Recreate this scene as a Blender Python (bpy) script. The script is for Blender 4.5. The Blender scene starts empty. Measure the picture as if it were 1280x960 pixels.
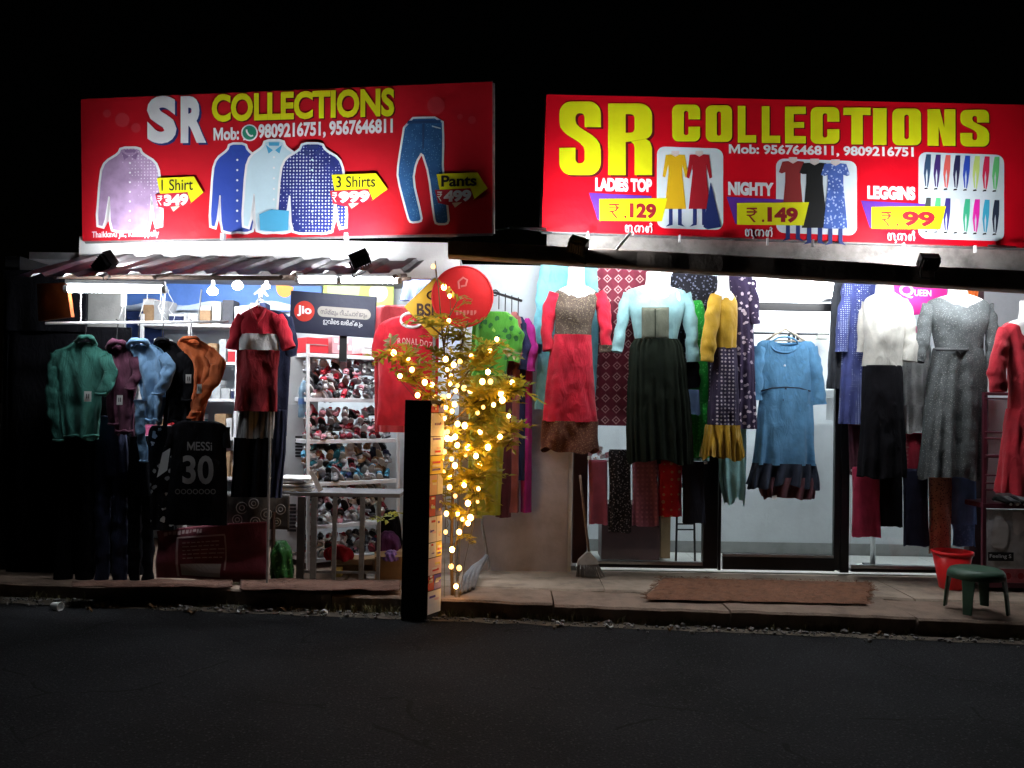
import bpy, bmesh, math, random
from mathutils import Vector, Matrix, noise
R = math.radians
S = bpy.context.scene
COL = S.collection
random.seed(7)

# ------------------------------------------------------------------ camera, world, exposure
F = 1100.0                      # focal length in pixels of the 1280 wide photograph
CAM_M = Matrix.Rotation(R(91.04), 3, 'X') @ Matrix.Rotation(R(1.0), 3, 'Z')
CAM_P = Vector((0, 0, 1.6))
cd = bpy.data.cameras.new('camera'); cam = bpy.data.objects.new('camera', cd); COL.objects.link(cam)
cam.matrix_world = Matrix.Translation(CAM_P) @ CAM_M.to_4x4()
cd.sensor_width = 36; cd.lens = 36 * F / 1280; cd.clip_end = 600; cd.clip_start = 0.05
S.camera = cam
wd = bpy.data.worlds.new('World'); S.world = wd; wd.use_nodes = True
wn = wd.node_tree.nodes; bg = wn['Background']
sky = wn.new('ShaderNodeTexSky'); sky.sky_type = 'NISHITA'; sky.sun_disc = False
sky.sun_elevation = R(1); sky.sun_rotation = R(200)
wd.node_tree.links.new(sky.outputs[0], bg.inputs[0]); bg.inputs[1].default_value = 0.00025   # night
S.view_settings.view_transform = 'Standard'; S.view_settings.look = 'None'
S.view_settings.exposure = 0.0; S.view_settings.gamma = 1
S.cycles.use_denoising = True
S.cycles.max_bounces = 6; S.cycles.transparent_max_bounces = 16
S.cycles.sample_clamp_indirect = 4.0
S.render.resolution_x = 1024; S.render.resolution_y = 768

# ------------------------------------------------------------------ helpers
def ray(px, py):
    return CAM_M @ Vector(((px - 640) / F, -(py - 480) / F, -1.0))
def W(px, py, Y):
    d = ray(px, py); return CAM_P + d * (Y / d.y)
def WZ(px, py, z):
    d = ray(px, py); return CAM_P + d * ((z - 1.6) / d.z)
def lerp(a, b, t): return a + (b - a) * t

MATS = {}
def newmat(name):
    m = bpy.data.materials.new(name); m.use_nodes = True
    return m, m.node_tree.nodes, m.node_tree.links, m.node_tree.nodes['Principled BSDF']
def bump(N, L, b, h, strength, dist=0.01):
    bp = N.new('ShaderNodeBump'); bp.inputs['Strength'].default_value = strength; bp.inputs['Distance'].default_value = dist
    L.new(h, bp.inputs['Height']); L.new(bp.outputs[0], b.inputs['Normal'])
def c4(c): return (c[0], c[1], c[2], 1)
def ramp(N, stops):
    r = N.new('ShaderNodeValToRGB'); e = r.color_ramp.elements
    while len(e) > 1: e.remove(e[-1])
    e[0].position = stops[0][0]; e[0].color = stops[0][1]
    for p, c in stops[1:]:
        x = e.new(p); x.color = c
    return r
def mixc(N, L, fac, a, b, mode='MIX'):
    m = N.new('ShaderNodeMix'); m.data_type = 'RGBA'; m.blend_type = mode
    for s, v in ((0, fac), (6, a), (7, b)):
        if hasattr(v, 'links'): L.new(v, m.inputs[s])
        elif isinstance(v, (int, float)): m.inputs[s].default_value = v
        else: m.inputs[s].default_value = c4(v)
    return m.outputs[2]
def mathn(N, L, op, a, b=None):
    m = N.new('ShaderNodeMath'); m.operation = op
    for i, v in enumerate((a, b)):
        if v is None: continue
        if hasattr(v, 'links'): L.new(v, m.inputs[i])
        else: m.inputs[i].default_value = v
    return m.outputs[0]

def surf(name, col, rough=0.7, var=0.25, scale=6, bmp=0.3, bscale=60, metal=0, dark=None, spec=0.4):
    """painted / plaster / metal surface: two noise layers of colour and a bump"""
    if name in MATS: return MATS[name]
    m, N, L, b = newmat(name)
    tc = N.new('ShaderNodeTexCoord')
    n1 = N.new('ShaderNodeTexNoise'); n1.inputs['Scale'].default_value = scale; n1.inputs['Detail'].default_value = 8
    n1.inputs['Roughness'].default_value = 0.65
    L.new(tc.outputs['Object'], n1.inputs['Vector'])
    dk = dark or [c * (1 - var) for c in col]
    lt = [min(1, c * (1 + var * .5)) for c in col]
    r = ramp(N, [(0.32, c4(dk)), (0.52, c4(col)), (0.72, c4(lt))]); L.new(n1.outputs['Fac'], r.inputs[0])
    L.new(r.outputs[0], b.inputs['Base Color'])
    b.inputs['Roughness'].default_value = rough; b.inputs['Metallic'].default_value = metal
    b.inputs['Specular IOR Level'].default_value = spec
    if bmp:
        n2 = N.new('ShaderNodeTexNoise'); n2.inputs['Scale'].default_value = bscale; n2.inputs['Detail'].default_value = 5
        L.new(tc.outputs['Object'], n2.inputs['Vector']); bump(N, L, b, n2.outputs['Fac'], bmp, .08 if bscale < 10 else .01)
    MATS[name] = m; return m

def cloth(name, col, pat=None, col2=None, col3=None, scale=30, rough=0.85, wr=0.5, sheen=0.15):
    if name in MATS: return MATS[name]
    m, N, L, b = newmat(name)
    tc = N.new('ShaderNodeTexCoord'); O = tc.outputs['Object']
    n1 = N.new('ShaderNodeTexNoise'); n1.inputs['Scale'].default_value = 9; n1.inputs['Detail'].default_value = 6
    L.new(O, n1.inputs['Vector'])
    dk = [c * .8 for c in col]; lt = [min(1, c * 1.15) for c in col]
    r = ramp(N, [(0.35, c4(dk)), (0.65, c4(lt))]); L.new(n1.outputs['Fac'], r.inputs[0])
    base = r.outputs[0]
    mp = N.new('ShaderNodeMapping'); L.new(O, mp.inputs['Vector'])
    mp.inputs['Scale'].default_value = (1, 0.25, 1)
    if pat in ('dots', 'floral', 'speckle'):
        v = N.new('ShaderNodeTexVoronoi'); v.inputs['Scale'].default_value = scale
        if pat == 'dots': v.inputs['Randomness'].default_value = 0.15
        L.new(mp.outputs[0], v.inputs['Vector'])
        thr = {'dots': .26, 'floral': .3, 'speckle': .22}[pat]
        if pat == 'floral':
            nn = N.new('ShaderNodeTexNoise'); nn.inputs['Scale'].default_value = scale * 2.5
            L.new(O, nn.inputs['Vector'])
            d = mathn(N, L, 'ADD', v.outputs['Distance'], mathn(N, L, 'MULTIPLY', mathn(N, L, 'SUBTRACT', nn.outputs['Fac'], .5), .5))
        else: d = v.outputs['Distance']
        fac = mathn(N, L, 'LESS_THAN', d, thr)
        c2 = col2
        if col3:
            sel = mathn(N, L, 'GREATER_THAN', v.outputs['Color'], .5)
            c2 = mixc(N, L, sel, col2, col3)
        base = mixc(N, L, fac, base, c2)
    elif pat == 'diamond':
        sp = N.new('ShaderNodeSeparateXYZ'); L.new(O, sp.inputs[0])
        def tri(a):
            q = mathn(N, L, 'MULTIPLY', a, scale); q = mathn(N, L, 'FRACT', q)
            return mathn(N, L, 'ABSOLUTE', mathn(N, L, 'SUBTRACT', q, .5))
        s = mathn(N, L, 'ADD', tri(sp.outputs[0]), tri(sp.outputs[2]))
        ring = mathn(N, L, 'LESS_THAN', mathn(N, L, 'ABSOLUTE', mathn(N, L, 'SUBTRACT', s, .33)), .07)
        core = mathn(N, L, 'LESS_THAN', s, .1)
        nn = N.new('ShaderNodeTexNoise'); nn.inputs['Scale'].default_value = 120; L.new(O, nn.inputs['Vector'])
        base = mixc(N, L, mathn(N, L, 'MULTIPLY', mathn(N, L, 'MAXIMUM', ring, core), mathn(N, L, 'ADD', nn.outputs['Fac'], .25)), base, col2)
    elif pat == 'stripe':
        sp = N.new('ShaderNodeSeparateXYZ'); L.new(O, sp.inputs[0])
        q = mathn(N, L, 'FRACT', mathn(N, L, 'MULTIPLY', sp.outputs[0], scale))
        base = mixc(N, L, mathn(N, L, 'LESS_THAN', q, .3), base, col2)
    elif pat == 'grid':
        sp = N.new('ShaderNodeSeparateXYZ'); L.new(O, sp.inputs[0])
        f = None
        for i in (0, 2):
            q = mathn(N, L, 'LESS_THAN', mathn(N, L, 'FRACT', mathn(N, L, 'MULTIPLY', sp.outputs[i], scale)), .45)
            f = q if f is None else mathn(N, L, 'MULTIPLY', f, q)
        base = mixc(N, L, f, base, col2)
    L.new(base, b.inputs['Base Color'])
    b.inputs['Roughness'].default_value = rough; b.inputs['Specular IOR Level'].default_value = .25 if max(col) > .03 else .07
    b.inputs['Sheen Weight'].default_value = min(sheen, max(col) * .5)
    # crumple + weave
    n2 = N.new('ShaderNodeTexNoise'); n2.inputs['Scale'].default_value = 14; n2.inputs['Detail'].default_value = 4
    n2.inputs['Distortion'].default_value = 1.2
    mp2 = N.new('ShaderNodeMapping'); mp2.inputs['Scale'].default_value = (1, 1, .45); L.new(O, mp2.inputs['Vector'])
    L.new(mp2.outputs[0], n2.inputs['Vector'])
    n3 = N.new('ShaderNodeTexNoise'); n3.inputs['Scale'].default_value = 260; L.new(O, n3.inputs['Vector'])
    h = mathn(N, L, 'ADD', n2.outputs['Fac'], mathn(N, L, 'MULTIPLY', n3.outputs['Fac'], .12))
    bump(N, L, b, h, wr, 0.03)
    MATS[name] = m; return m

def flat(name, col, rough=0.55, var=0.08, scale=3):
    """flat print ink on flex: faint mottling only"""
    return surf(name, col, rough=rough, var=var, scale=scale, bmp=0.16, bscale=5)
def glow(name, col, strength):
    if name in MATS: return MATS[name]
    m = bpy.data.materials.new(name); m.use_nodes = True; N = m.node_tree.nodes; L = m.node_tree.links
    N.remove(N['Principled BSDF']); e = N.new('ShaderNodeEmission'); e.inputs[0].default_value = c4(col); e.inputs[1].default_value = strength
    L.new(e.outputs[0], N['Material Output'].inputs[0]); MATS[name] = m; return m
def glassmat(name, tint=(.93, .97, .97)):
    m = bpy.data.materials.new(name); m.use_nodes = True; N = m.node_tree.nodes; L = m.node_tree.links
    N.remove(N['Principled BSDF']); t = N.new('ShaderNodeBsdfTransparent'); t.inputs[0].default_value = c4(tint)
    g = N.new('ShaderNodeBsdfGlossy'); g.inputs['Roughness'].default_value = .03
    fr = N.new('ShaderNodeFresnel'); fr.inputs[0].default_value = 1.45
    mx = N.new('ShaderNodeMixShader'); L.new(fr.outputs[0], mx.inputs[0]); L.new(t.outputs[0], mx.inputs[1]); L.new(g.outputs[0], mx.inputs[2])
    L.new(mx.outputs[0], N['Material Output'].inputs[0]); return m

def thing(name, label, cat, loc=(0, 0, 0), group=None, kind=None):
    o = bpy.data.objects.new(name, None); COL.objects.link(o); o.location = loc
    o.empty_display_size = .1
    tag(o, label, cat, group, kind); return o
def tag(o, label=None, cat=None, group=None, kind=None):
    if label: o['label'] = label
    if cat: o['category'] = cat
    if group: o['group'] = group
    if kind: o['kind'] = kind
    return o
def wloc(o):
    v = Vector((0, 0, 0))
    while o is not None: v += o.location; o = o.parent
    return v

class MB:
    def __init__(s): s.v = []; s.f = []
    def add(s, vs, fs):
        k = len(s.v); s.v += [Vector(v) for v in vs]; s.f += [[i + k for i in f] for f in fs]; return s
    def box(s, c, d, M=None):
        c = Vector(c); vs = []
        for x in (-.5, .5):
            for y in (-.5, .5):
                for z in (-.5, .5):
                    p = Vector((x * d[0], y * d[1], z * d[2])); vs.append(c + (M @ p if M else p))
        return s.add(vs, [[0, 1, 3, 2], [4, 6, 7, 5], [0, 4, 5, 1], [2, 3, 7, 6], [0, 2, 6, 4], [1, 5, 7, 3]])
    def mm(s, a, b):
        a = Vector(a); b = Vector(b); return s.box((a + b) / 2, [abs(q) for q in (b - a)])
    def pbox(s, x0, y0, x1, y1, Y, depth):
        """box whose front face covers photo pixels x0..x1, y0..y1 at distance Y"""
        xm, ym = (x0 + x1) / 2, (y0 + y1) / 2
        X0, X1 = W(x0, ym, Y).x, W(x1, ym, Y).x; Z1, Z0 = W(xm, y0, Y).z, W(xm, y1, Y).z
        return s.mm((X0, Y, Z0), (X1, Y + depth, Z1))
    def tube(s, pts, r, n=8, cap=True, flatten=None):
        pts = [Vector(p) for p in pts]; m = len(pts)
        rr = r if isinstance(r, (list, tuple)) else [r] * m
        vs = []; prev = None
        for i, p in enumerate(pts):
            t = (pts[min(i + 1, m - 1)] - pts[max(i - 1, 0)]).normalized()
            if prev is None:
                a = Vector((0, 1, 0)) if abs(t.y) < .9 else Vector((1, 0, 0))
                u = t.cross(a).normalized()
            else:
                u = (prev - t * prev.dot(t)).normalized()
            prev = u; w = t.cross(u)
            for k in range(n):
                q = 2 * math.pi * k / n; o = (u * math.cos(q) + w * math.sin(q)) * rr[i]
                if flatten: o.y *= flatten
                vs.append(p + o)
        fs = []
        for i in range(m - 1):
            for k in range(n):
                fs.append([i * n + k, i * n + (k + 1) % n, (i + 1) * n + (k + 1) % n, (i + 1) * n + k])
        if cap: fs += [list(range(n))[::-1], [(m - 1) * n + k for k in range(n)]]
        return s.add(vs, fs)
    def lathe(s, prof, c=(0, 0, 0), n=20, sx=1, sy=1, cap=True):
        c = Vector(c); vs = []
        for r, z in prof:
            for k in range(n):
                q = 2 * math.pi * k / n; vs.append(c + Vector((r * math.cos(q) * sx, r * math.sin(q) * sy, z)))
        m = len(prof); fs = []
        for i in range(m - 1):
            for k in range(n):
                fs.append([i * n + k, i * n + (k + 1) % n, (i + 1) * n + (k + 1) % n, (i + 1) * n + k])
        if cap: fs += [list(range(n))[::-1], [(m - 1) * n + k for k in range(n)]]
        return s.add(vs, fs)
    def sphere(s, c, r, n=8, m=6, sc=(1, 1, 1)):
        pr = [(max(1e-4, r * math.sin(math.pi * i / m)), -r * math.cos(math.pi * i / m)) for i in range(m + 1)]
        k = len(s.v); s.lathe(pr, (0, 0, 0), n, cap=False)
        for i in range(k, len(s.v)):
            s.v[i] = Vector((s.v[i].x * sc[0], s.v[i].y * sc[1], s.v[i].z * sc[2])) + Vector(c)
        return s
    def prism(s, poly, Y0, Y1):
        """polygon (world x,z pairs) from depth Y0 to Y1"""
        n = len(poly); vs = [(x, Y0, z) for x, z in poly] + [(x, Y1, z) for x, z in poly]
        fs = [list(range(n)), list(range(n, 2 * n))[::-1]] + [[i, (i + 1) % n, n + (i + 1) % n, n + i][::-1] for i in range(n)]
        return s.add(vs, fs)
    def grid(s, fn, nu, nv):
        vs = [fn(i / nu, j / nv) for j in range(nv + 1) for i in range(nu + 1)]
        fs = [[j * (nu + 1) + i, j * (nu + 1) + i + 1, (j + 1) * (nu + 1) + i + 1, (j + 1) * (nu + 1) + i] for j in range(nv) for i in range(nu)]
        return s.add(vs, fs)
    def build(s, name, mat, parent=None, smooth=False, bevel=0, solid=0, label=None):
        me = bpy.data.meshes.new(name); off = wloc(parent) if parent else Vector((0, 0, 0))
        me.from_pydata([v - off for v in s.v], [], s.f)
        bm = bmesh.new(); bm.from_mesh(me); bmesh.ops.recalc_face_normals(bm, faces=bm.faces); bm.to_mesh(me); bm.free()
        me.materials.append(mat)
        if smooth: me.shade_smooth()
        o = bpy.data.objects.new(name, me); COL.objects.link(o); o.parent = parent
        if solid:
            q = o.modifiers.new('thick', 'SOLIDIFY'); q.thickness = solid; q.offset = 0
        if bevel:
            q = o.modifiers.new('bevel', 'BEVEL'); q.width = bevel; q.segments = 2; q.limit_method = 'ANGLE'
        if label: o['label'] = label
        return o
def single(mb, name, mat, label, cat, group=None, kind=None, **k):
    """a thing that is one mesh; its origin goes to the bottom middle of its box"""
    lo = [min(v[i] for v in mb.v) for i in range(3)]; hi = [max(v[i] for v in mb.v) for i in range(3)]
    loc = Vector(((lo[0] + hi[0]) / 2, (lo[1] + hi[1]) / 2, lo[2]))
    mb.v = [v - loc for v in mb.v]
    o = mb.build(name, mat, None, **k); o.location = loc
    return tag(o, label, cat, group, kind)

# ---- cloth geometry
def interp_rows(rows, v):
    n = len(rows) - 1; y = lerp(rows[0][0], rows[-1][0], v)
    for i in range(n):
        if y <= rows[i + 1][0] or i == n - 1:
            a, b = rows[i], rows[i + 1]; t = (y - a[0]) / max(1e-6, b[0] - a[0]); t = min(1, max(0, t))
            p0 = rows[max(0, i - 1)]; p3 = rows[min(n, i + 2)]
            out = [y]
            for k in range(1, 3):
                m1 = (b[k] - p0[k]) / max(1e-6, b[0] - p0[0]) * (b[0] - a[0]); m2 = (p3[k] - a[k]) / max(1e-6, p3[0] - a[0]) * (b[0] - a[0])
                t2, t3 = t * t, t ** 3
                out.append((2 * t3 - 3 * t2 + 1) * a[k] + (t3 - 2 * t2 + t) * m1 + (-2 * t3 + 3 * t2) * b[k] + (t3 - t2) * m2)
            return out
def drape(rows, Y, hd, seed=0, fold=(.004, .02), nf=7, m=44, n=64, hem=.0, p=2.3, wr=.006, top=True, scoop=None, cr=0.0):
    """a hollow garment body. rows: (photo y, left x, right x) measured down the silhouette at distance Y; hd: half depth"""
    rnd = random.Random(seed); ks = [(rnd.uniform(.6, 1.5) * nf, rnd.uniform(0, 6.3), rnd.uniform(-1.5, 1.5), rnd.uniform(.5, 1)) for _ in range(4)]
    ks = [(round(k), a, d, w) for k, a, d, w in ks]
    mb = MB(); vs = []; off = Vector((rnd.uniform(0, 50), rnd.uniform(0, 50), 0))
    for j in range(m + 1):
        v = j / m; py, xl, xr = interp_rows(rows, v)
        A, B = W(xl, py, Y), W(xr, py, Y); cx = (A.x + B.x) / 2; hw = max(.005, (B.x - A.x) / 2); z = (A.z + B.z) / 2
        h = (hd if not callable(hd) else hd(v)); h = min(h, hw * 1.0 + .01)
        am = lerp(fold[0], fold[1], v ** 1.3)
        for i in range(n):
            q = 2 * math.pi * i / n; c, s_ = math.cos(q), math.sin(q)
            ex = 2 / p
            x = hw * math.copysign(abs(c) ** ex, c); y = h * math.copysign(abs(s_) ** ex, s_)
            nx, ny = c / hw, s_ / h; l = math.hypot(nx, ny); nx, ny = nx / l, ny / l
            d = 0
            for k, a, dr, w in ks: d += w * math.sin(k * q + a + dr * v * 2.5)
            d = d / 2 * am
            P_ = Vector((cx + x, Y + y, z))
            d += wr * noise.noise((P_ + off) * 7) + wr * .6 * noise.noise(Vector((P_.x * 22, P_.y * 22, P_.z * 9)) + off)
            if cr: d += cr * (.3 - abs(noise.noise(Vector((P_.x * 14 + P_.z * 4, P_.y * 5, P_.z * 4 - P_.x * 3)) + off)) - .5 * abs(noise.noise(Vector((P_.x * 26 - P_.z * 8, 3, P_.z * 9)) + off)))
            P_ += Vector((nx * d * .5, ny * d, 0))
            if scoop: P_.z -= scoop[0] * math.exp(-((P_.x - cx) / scoop[1]) ** 4) * max(0, 1 - v / .3) * (1 if s_ < 0 else .25)
            if hem: P_.z += hem * v ** 6 * (math.sin(3 * q + seed) + .5 * math.sin(7 * q))
            vs.append(P_)
    fs = [[j * n + i, j * n + (i + 1) % n, (j + 1) * n + (i + 1) % n, (j + 1) * n + i] for j in range(m) for i in range(n)]
    if top: fs.append(list(range(n))[::-1])
    return mb.add(vs, fs)
def sleeve(pts, Y, seed=0, n=22, m=34, fl=.75, wr=.015, close=False):
    """pts: (photo x, photo y, depth offset, radius in photo pixels) down the arm"""
    rnd = random.Random(seed + 99); off = Vector((rnd.uniform(0, 50),) * 3)
    k = len(pts) - 1; P_ = []; r = []
    for i in range(m + 1):
        t = i / m * k; a = min(k - 1, int(t)); u = t - a; u = u * u * (3 - 2 * u) * .4 + u * .6
        q = [lerp(pts[a][j], pts[a + 1][j], u) for j in range(4)]
        P_.append(W(q[0], q[1], Y + q[2])); r.append(q[3] * Y / F)
    mb = MB(); mb.tube(P_, r, n, cap=close, flatten=fl)
    mb.v = [v + Vector((noise.noise((v + off) * 14), noise.noise((v + off) * 14 + Vector((9, 0, 0))), .5 * noise.noise(v * 17))) * wr for v in mb.v]
    return mb
def neckhole(cx, cy, rx, ry, Y, th=2.0):
    """a rolled neckline ring"""
    return MB().tube([W(cx + rx * math.cos(a), cy + ry * math.sin(a), Y - .012 * max(0, math.sin(a))) for a in [i * math.pi * 2 / 24 for i in range(25)]], th * Y / F, 6)
def sheet(x0, y0, x1, y1, Y, seed=0, amp=.012, nf=3, thick=.03, sag=0):
    """a folded cloth hanging over a rail: two layers with soft vertical folds"""
    rows = [(y0, x0 + 1, x1 - 1), (y0 + 2, x0, x1), ((y0 + y1) / 2, x0 + 1, x1), (y1, x0, x1 + 1)]
    return drape(rows, Y, thick, seed, (amp * .5, amp), nf, m=24, n=40, hem=.006, p=3.5, wr=.004)
def hanger(px, py, half, Y, drop=16, mat=None, label='', loc_mat='hanger', hook=14):
    c = W(px, py, Y); t = thing('clothes_hanger', label, 'hanger', c)
    mb = MB(); s = Y / F
    mb.tube([c + Vector((-half * s, 0, -drop * s)), c + Vector((-half * .5 * s, 0, -drop * .45 * s)), c, c + Vector((half * .5 * s, 0, -drop * .45 * s)), c + Vector((half * s, 0, -drop * s))], .011, 8)
    mb.tube([c + Vector((-half * s * .95, 0, -drop * s)), c + Vector((half * s * .95, 0, -drop * s))], .007, 6)
    mb.build('bar', mat, t, smooth=True)
    hk = MB().tube([c + Vector((0, 0, 0))] + [c + Vector((math.cos(a) * .018, 0, hook * s - .018 + math.sin(a) * .018)) for a in [R(x) for x in (-60, -20, 20, 60, 100, 140, 180)]], .003, 6)
    hk.build('hook', STEEL, t, smooth=True); return t

# ---- print on a plane
class Plane:
    def __init__(s, O, U, V, parent):
        s.O = Vector(O); s.U = (Vector(U) - s.O).normalized(); s.V = Vector(V) - s.O
        s.V = (s.V - s.U * s.V.dot(s.U)).normalized(); s.N = s.U.cross(s.V)
        if s.N.y > 0: s.N = -s.N
        s.parent = parent
    def at(s, px, py, h=0):
        d = ray(px, py); t = (s.O - CAM_P).dot(s.N) / d.dot(s.N); return CAM_P + d * t + s.N * h
    def poly(s, pts, mat, h, name='print', mb=None):
        b = mb or MB(); b.add([s.at(x, y, h) for x, y in pts], [list(range(len(pts)))])
        return b if mb else b.build(name, mat, s.parent)
    def text(s, body, x0, x1, yb0, yt0, yb1, mat, h, name='lettering', off=0.0, shear=0, label=None):
        """text whose box has bottom-left (x0,yb0), bottom-right (x1,yb1), top-left (x0,yt0)"""
        vs, fs = text2d(body, off)
        xs = [v[0] for v in vs]; ys = [v[1] for v in vs]
        a, b_, c, d = min(xs), max(xs), min(ys), max(ys)
        o = s.at(x0, yb0, h); u = s.at(x1, yb1, h) - o; w = s.at(x0, yt0, h) - o
        mb = MB().add([o + u * ((x - a) / (b_ - a)) + w * ((y - c) / (d - c)) for x, y in vs], fs)
        return mb.build(name, mat, s.parent, label=label)
TX = {}
def text2d(body, off=0.0):
    if (body, off) in TX: return TX[(body, off)]
    if body[0] == 'M' and len(body) > 1:       # the capital M is drawn here, the rest is set after it
        ev, _ = text2d('E', off); h0, h = min(v[1] for v in ev), max(v[1] for v in ev); rv, rf = text2d(body[1:], off); t = .09 + off * 1.9; H = h - h0; w = H * 1.02
        x0 = min(v[0] for v in rv); M_ = [(0, 0), (t, 0), (t, H * .62), (w / 2 - t * .1, 0), (w / 2 + t * .1, 0), (w - t, H * .62), (w - t, 0), (w, 0), (w, H), (w - t * 1.05, H), (w / 2, H * .42), (t * 1.05, H), (0, H)]
        TX[(body, off)] = ([(x, y + h0) for x, y in M_] + [(x - x0 + w + .09 - off, y) for x, y in rv], [list(range(13))] + [[i + 13 for i in f] for f in rf]); return TX[(body, off)]
    c = bpy.data.curves.new('text', 'FONT'); c.body = body; c.offset = off; c.resolution_u = 4
    o = bpy.data.objects.new('text', c); COL.objects.link(o)
    dg = bpy.context.evaluated_depsgraph_get()
    me = bpy.data.meshes.new_from_object(o.evaluated_get(dg))
    r = ([(v.co.x, v.co.y) for v in me.vertices], [list(p.vertices) for p in me.polygons])
    COL.objects.unlink(o); bpy.data.objects.remove(o); bpy.data.curves.remove(c); bpy.data.meshes.remove(me)
    TX[(body, off)] = r; return r
# heavy block letters (unit height): each is a list of polygons
def arc(cx, cy, rx, ry, a0, a1, n=7): return [(cx + rx * math.cos(R(lerp(a0, a1, i / n))), cy + ry * math.sin(R(lerp(a0, a1, i / n)))) for i in range(n + 1)]
def strip(A, B): return [[A[i], A[i + 1], B[i + 1], B[i]] for i in range(len(A) - 1)]
def block(ch, w=.52, s=.2, t=.15):
    q, iq = .17, .06; iw = w - s
    if ch == 'I': return [[(0, 0), (w, 0), (w, 1), (0, 1)]]
    if ch == 'L': return [[(0, 0), (w, 0), (w, t + .03), (s, t + .03), (s, 1), (0, 1)]]
    if ch == 'T': return [[(w / 2 - s / 2, 0), (w / 2 + s / 2, 0), (w / 2 + s / 2, 1 - t - .03), (w, 1 - t - .03), (w, 1), (0, 1), (0, 1 - t - .03), (w / 2 - s / 2, 1 - t - .03)]]
    if ch == 'E': return [[(0, 0), (w, 0), (w, t + .03), (s, t + .03), (s, .5 - .08), (w * .92, .42), (w * .92, .58), (s, .58), (s, 1 - t - .03), (w, 1 - t - .03), (w, 1), (0, 1)]]
    if ch == 'N': return [[(0, 0), (s * .95, 0), (s * .95, .52), (w - s * 1.05, 0), (w, 0), (w, 1), (w - s * .95, 1), (w - s * .95, .5), (s * 1.05, 1), (0, 1)]]
    if ch == 'O':
        A = arc(w - q, 1 - q, q, q, 0, 90) + arc(q, 1 - q, q, q, 90, 180) + arc(q, q, q, q, 180, 270) + arc(w - q, q, q, q, 270, 360)
        B = arc(iw - iq, 1 - t - iq, iq, iq, 0, 90) + arc(s + iq, 1 - t - iq, iq, iq, 90, 180) + arc(s + iq, t + iq, iq, iq, 180, 270) + arc(iw - iq, t + iq, iq, iq, 270, 360)
        return strip(A + A[:1], B + B[:1])
    if ch == 'C':
        A = [(w, .6)] + arc(w - q, 1 - q, q, q, 0, 90) + arc(q, 1 - q, q, q, 90, 180) + arc(q, q, q, q, 180, 270) + arc(w - q, q, q, q, 270, 360) + [(w, .4)]
        B = [(iw, .6)] + arc(iw - iq, 1 - t - iq, iq, iq, 0, 90) + arc(s + iq, 1 - t - iq, iq, iq, 90, 180) + arc(s + iq, t + iq, iq, iq, 180, 270) + arc(iw - iq, t + iq, iq, iq, 270, 360) + [(iw, .4)]
        return strip(A, B)
    if ch == 'S':
        def bz(a, b, c, d, n=8): return [tuple((1 - u) ** 3 * a[k] + 3 * u * (1 - u) ** 2 * b[k] + 3 * u * u * (1 - u) * c[k] + u ** 3 * d[k] for k in (0, 1)) for u in [i / n for i in range(n + 1)]]
        A = [(w, .65)] + arc(w - q, 1 - q, q, q, 0, 90) + arc(q, 1 - q, q, q, 90, 180) + bz((0, .72), (0, .5), (iw, .5), (iw, .32)) + arc(iw - iq, t + iq, iq, iq, 0, -90) + arc(s + iq, t + iq, iq, iq, 270, 180) + [(s, .37)]
        B = [(iw, .65)] + arc(iw - iq, 1 - t - iq, iq, iq, 0, 90) + arc(s + iq, 1 - t - iq, iq, iq, 90, 180) + bz((s, .74), (s, .6), (w, .58), (w, .34)) + arc(w - q, q, q, q, 0, -90) + arc(q, q, q, q, 270, 180) + [(0, .37)]
        return strip(A, B)
    if ch == 'R':
        A = [(s, 1)] + arc(w - q, 1 - q, q, q, 90, 0) + [(w, .66)] + arc(w - .12, .62, .12, .12, 0, -75) + [(s, .46)]
        B = [(s, 1 - t)] + arc(iw - iq, 1 - t - iq, iq, iq, 90, 0) + [(iw, .66)] + arc(iw - .06, .65, .06, .06, 0, -90) + [(s, .59)]
        leg = [(s + .05, .46 + .0), (w - .1, .502), (w - .03, .46), (w, .36), (w + .005, 0), (iw, 0), (iw, .36), (iw - .03, .44)]
        leg = [(iw - .05, .468), (w - .085, .503), (w - .03, .47), (w, .38), (w, 0), (iw, 0), (iw, .38), (iw - .01, .43)]
        return [[(0, 0), (s, 0), (s, 1), (0, 1)]] + strip(A, B) + [leg]
def block_mesh(pl, ch, x0, x1, yb, yt, h, grow=0, **k):
    polys = block(ch, **k); xs = [p[0] for q in polys for p in q]; w = max(xs); mb = MB()
    for q in polys: mb.add([pl.at(lerp(x0, x1, x / w), lerp(yb, yt, y), h) for x, y in q], [list(range(len(q)))])
    return mb

# ------------------------------------------------------------------ shared materials
STEEL = surf('steel', (.55, .55, .56), .3, .15, 20, .05, 80, metal=1)
WHITEMETAL = surf('white_painted_metal', (.75, .75, .77), .45, .12, 9, .05)
BLACKMETAL = surf('black_aluminium', (.012, .012, .014), .35, .3, 12, .05)
WHITEPL = surf('white_plastic', (.78, .78, .78), .4, .1, 10, .03)
BLACKPL = surf('black_plastic', (.015, .015, .016), .5, .2, 15, .05)
DARKWOOD = surf('dark_wood', (.06, .03, .022), .6, .4, 12, .3)
CONC = surf('stained_concrete', (.33, .26, .2), .9, .45, 3.2, .5, 45)
SLABM = surf('brown_concrete_slab', (.22, .155, .115), .92, .4, 5, .6, 55)
PINKW = surf('pink_plaster', (.6, .56, .6), .85, .25, 4, .25, 30)
PALEW = surf('pale_blue_plaster', (.62, .68, .72), .8, .12, 4, .2, 30)
WHITEW = surf('white_plaster', (.74, .76, .78), .8, .1, 4, .2, 30)
BEAMC = surf('weathered_beam_concrete', (.36, .3, .26), .9, .5, 5, .6, 40)
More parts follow.
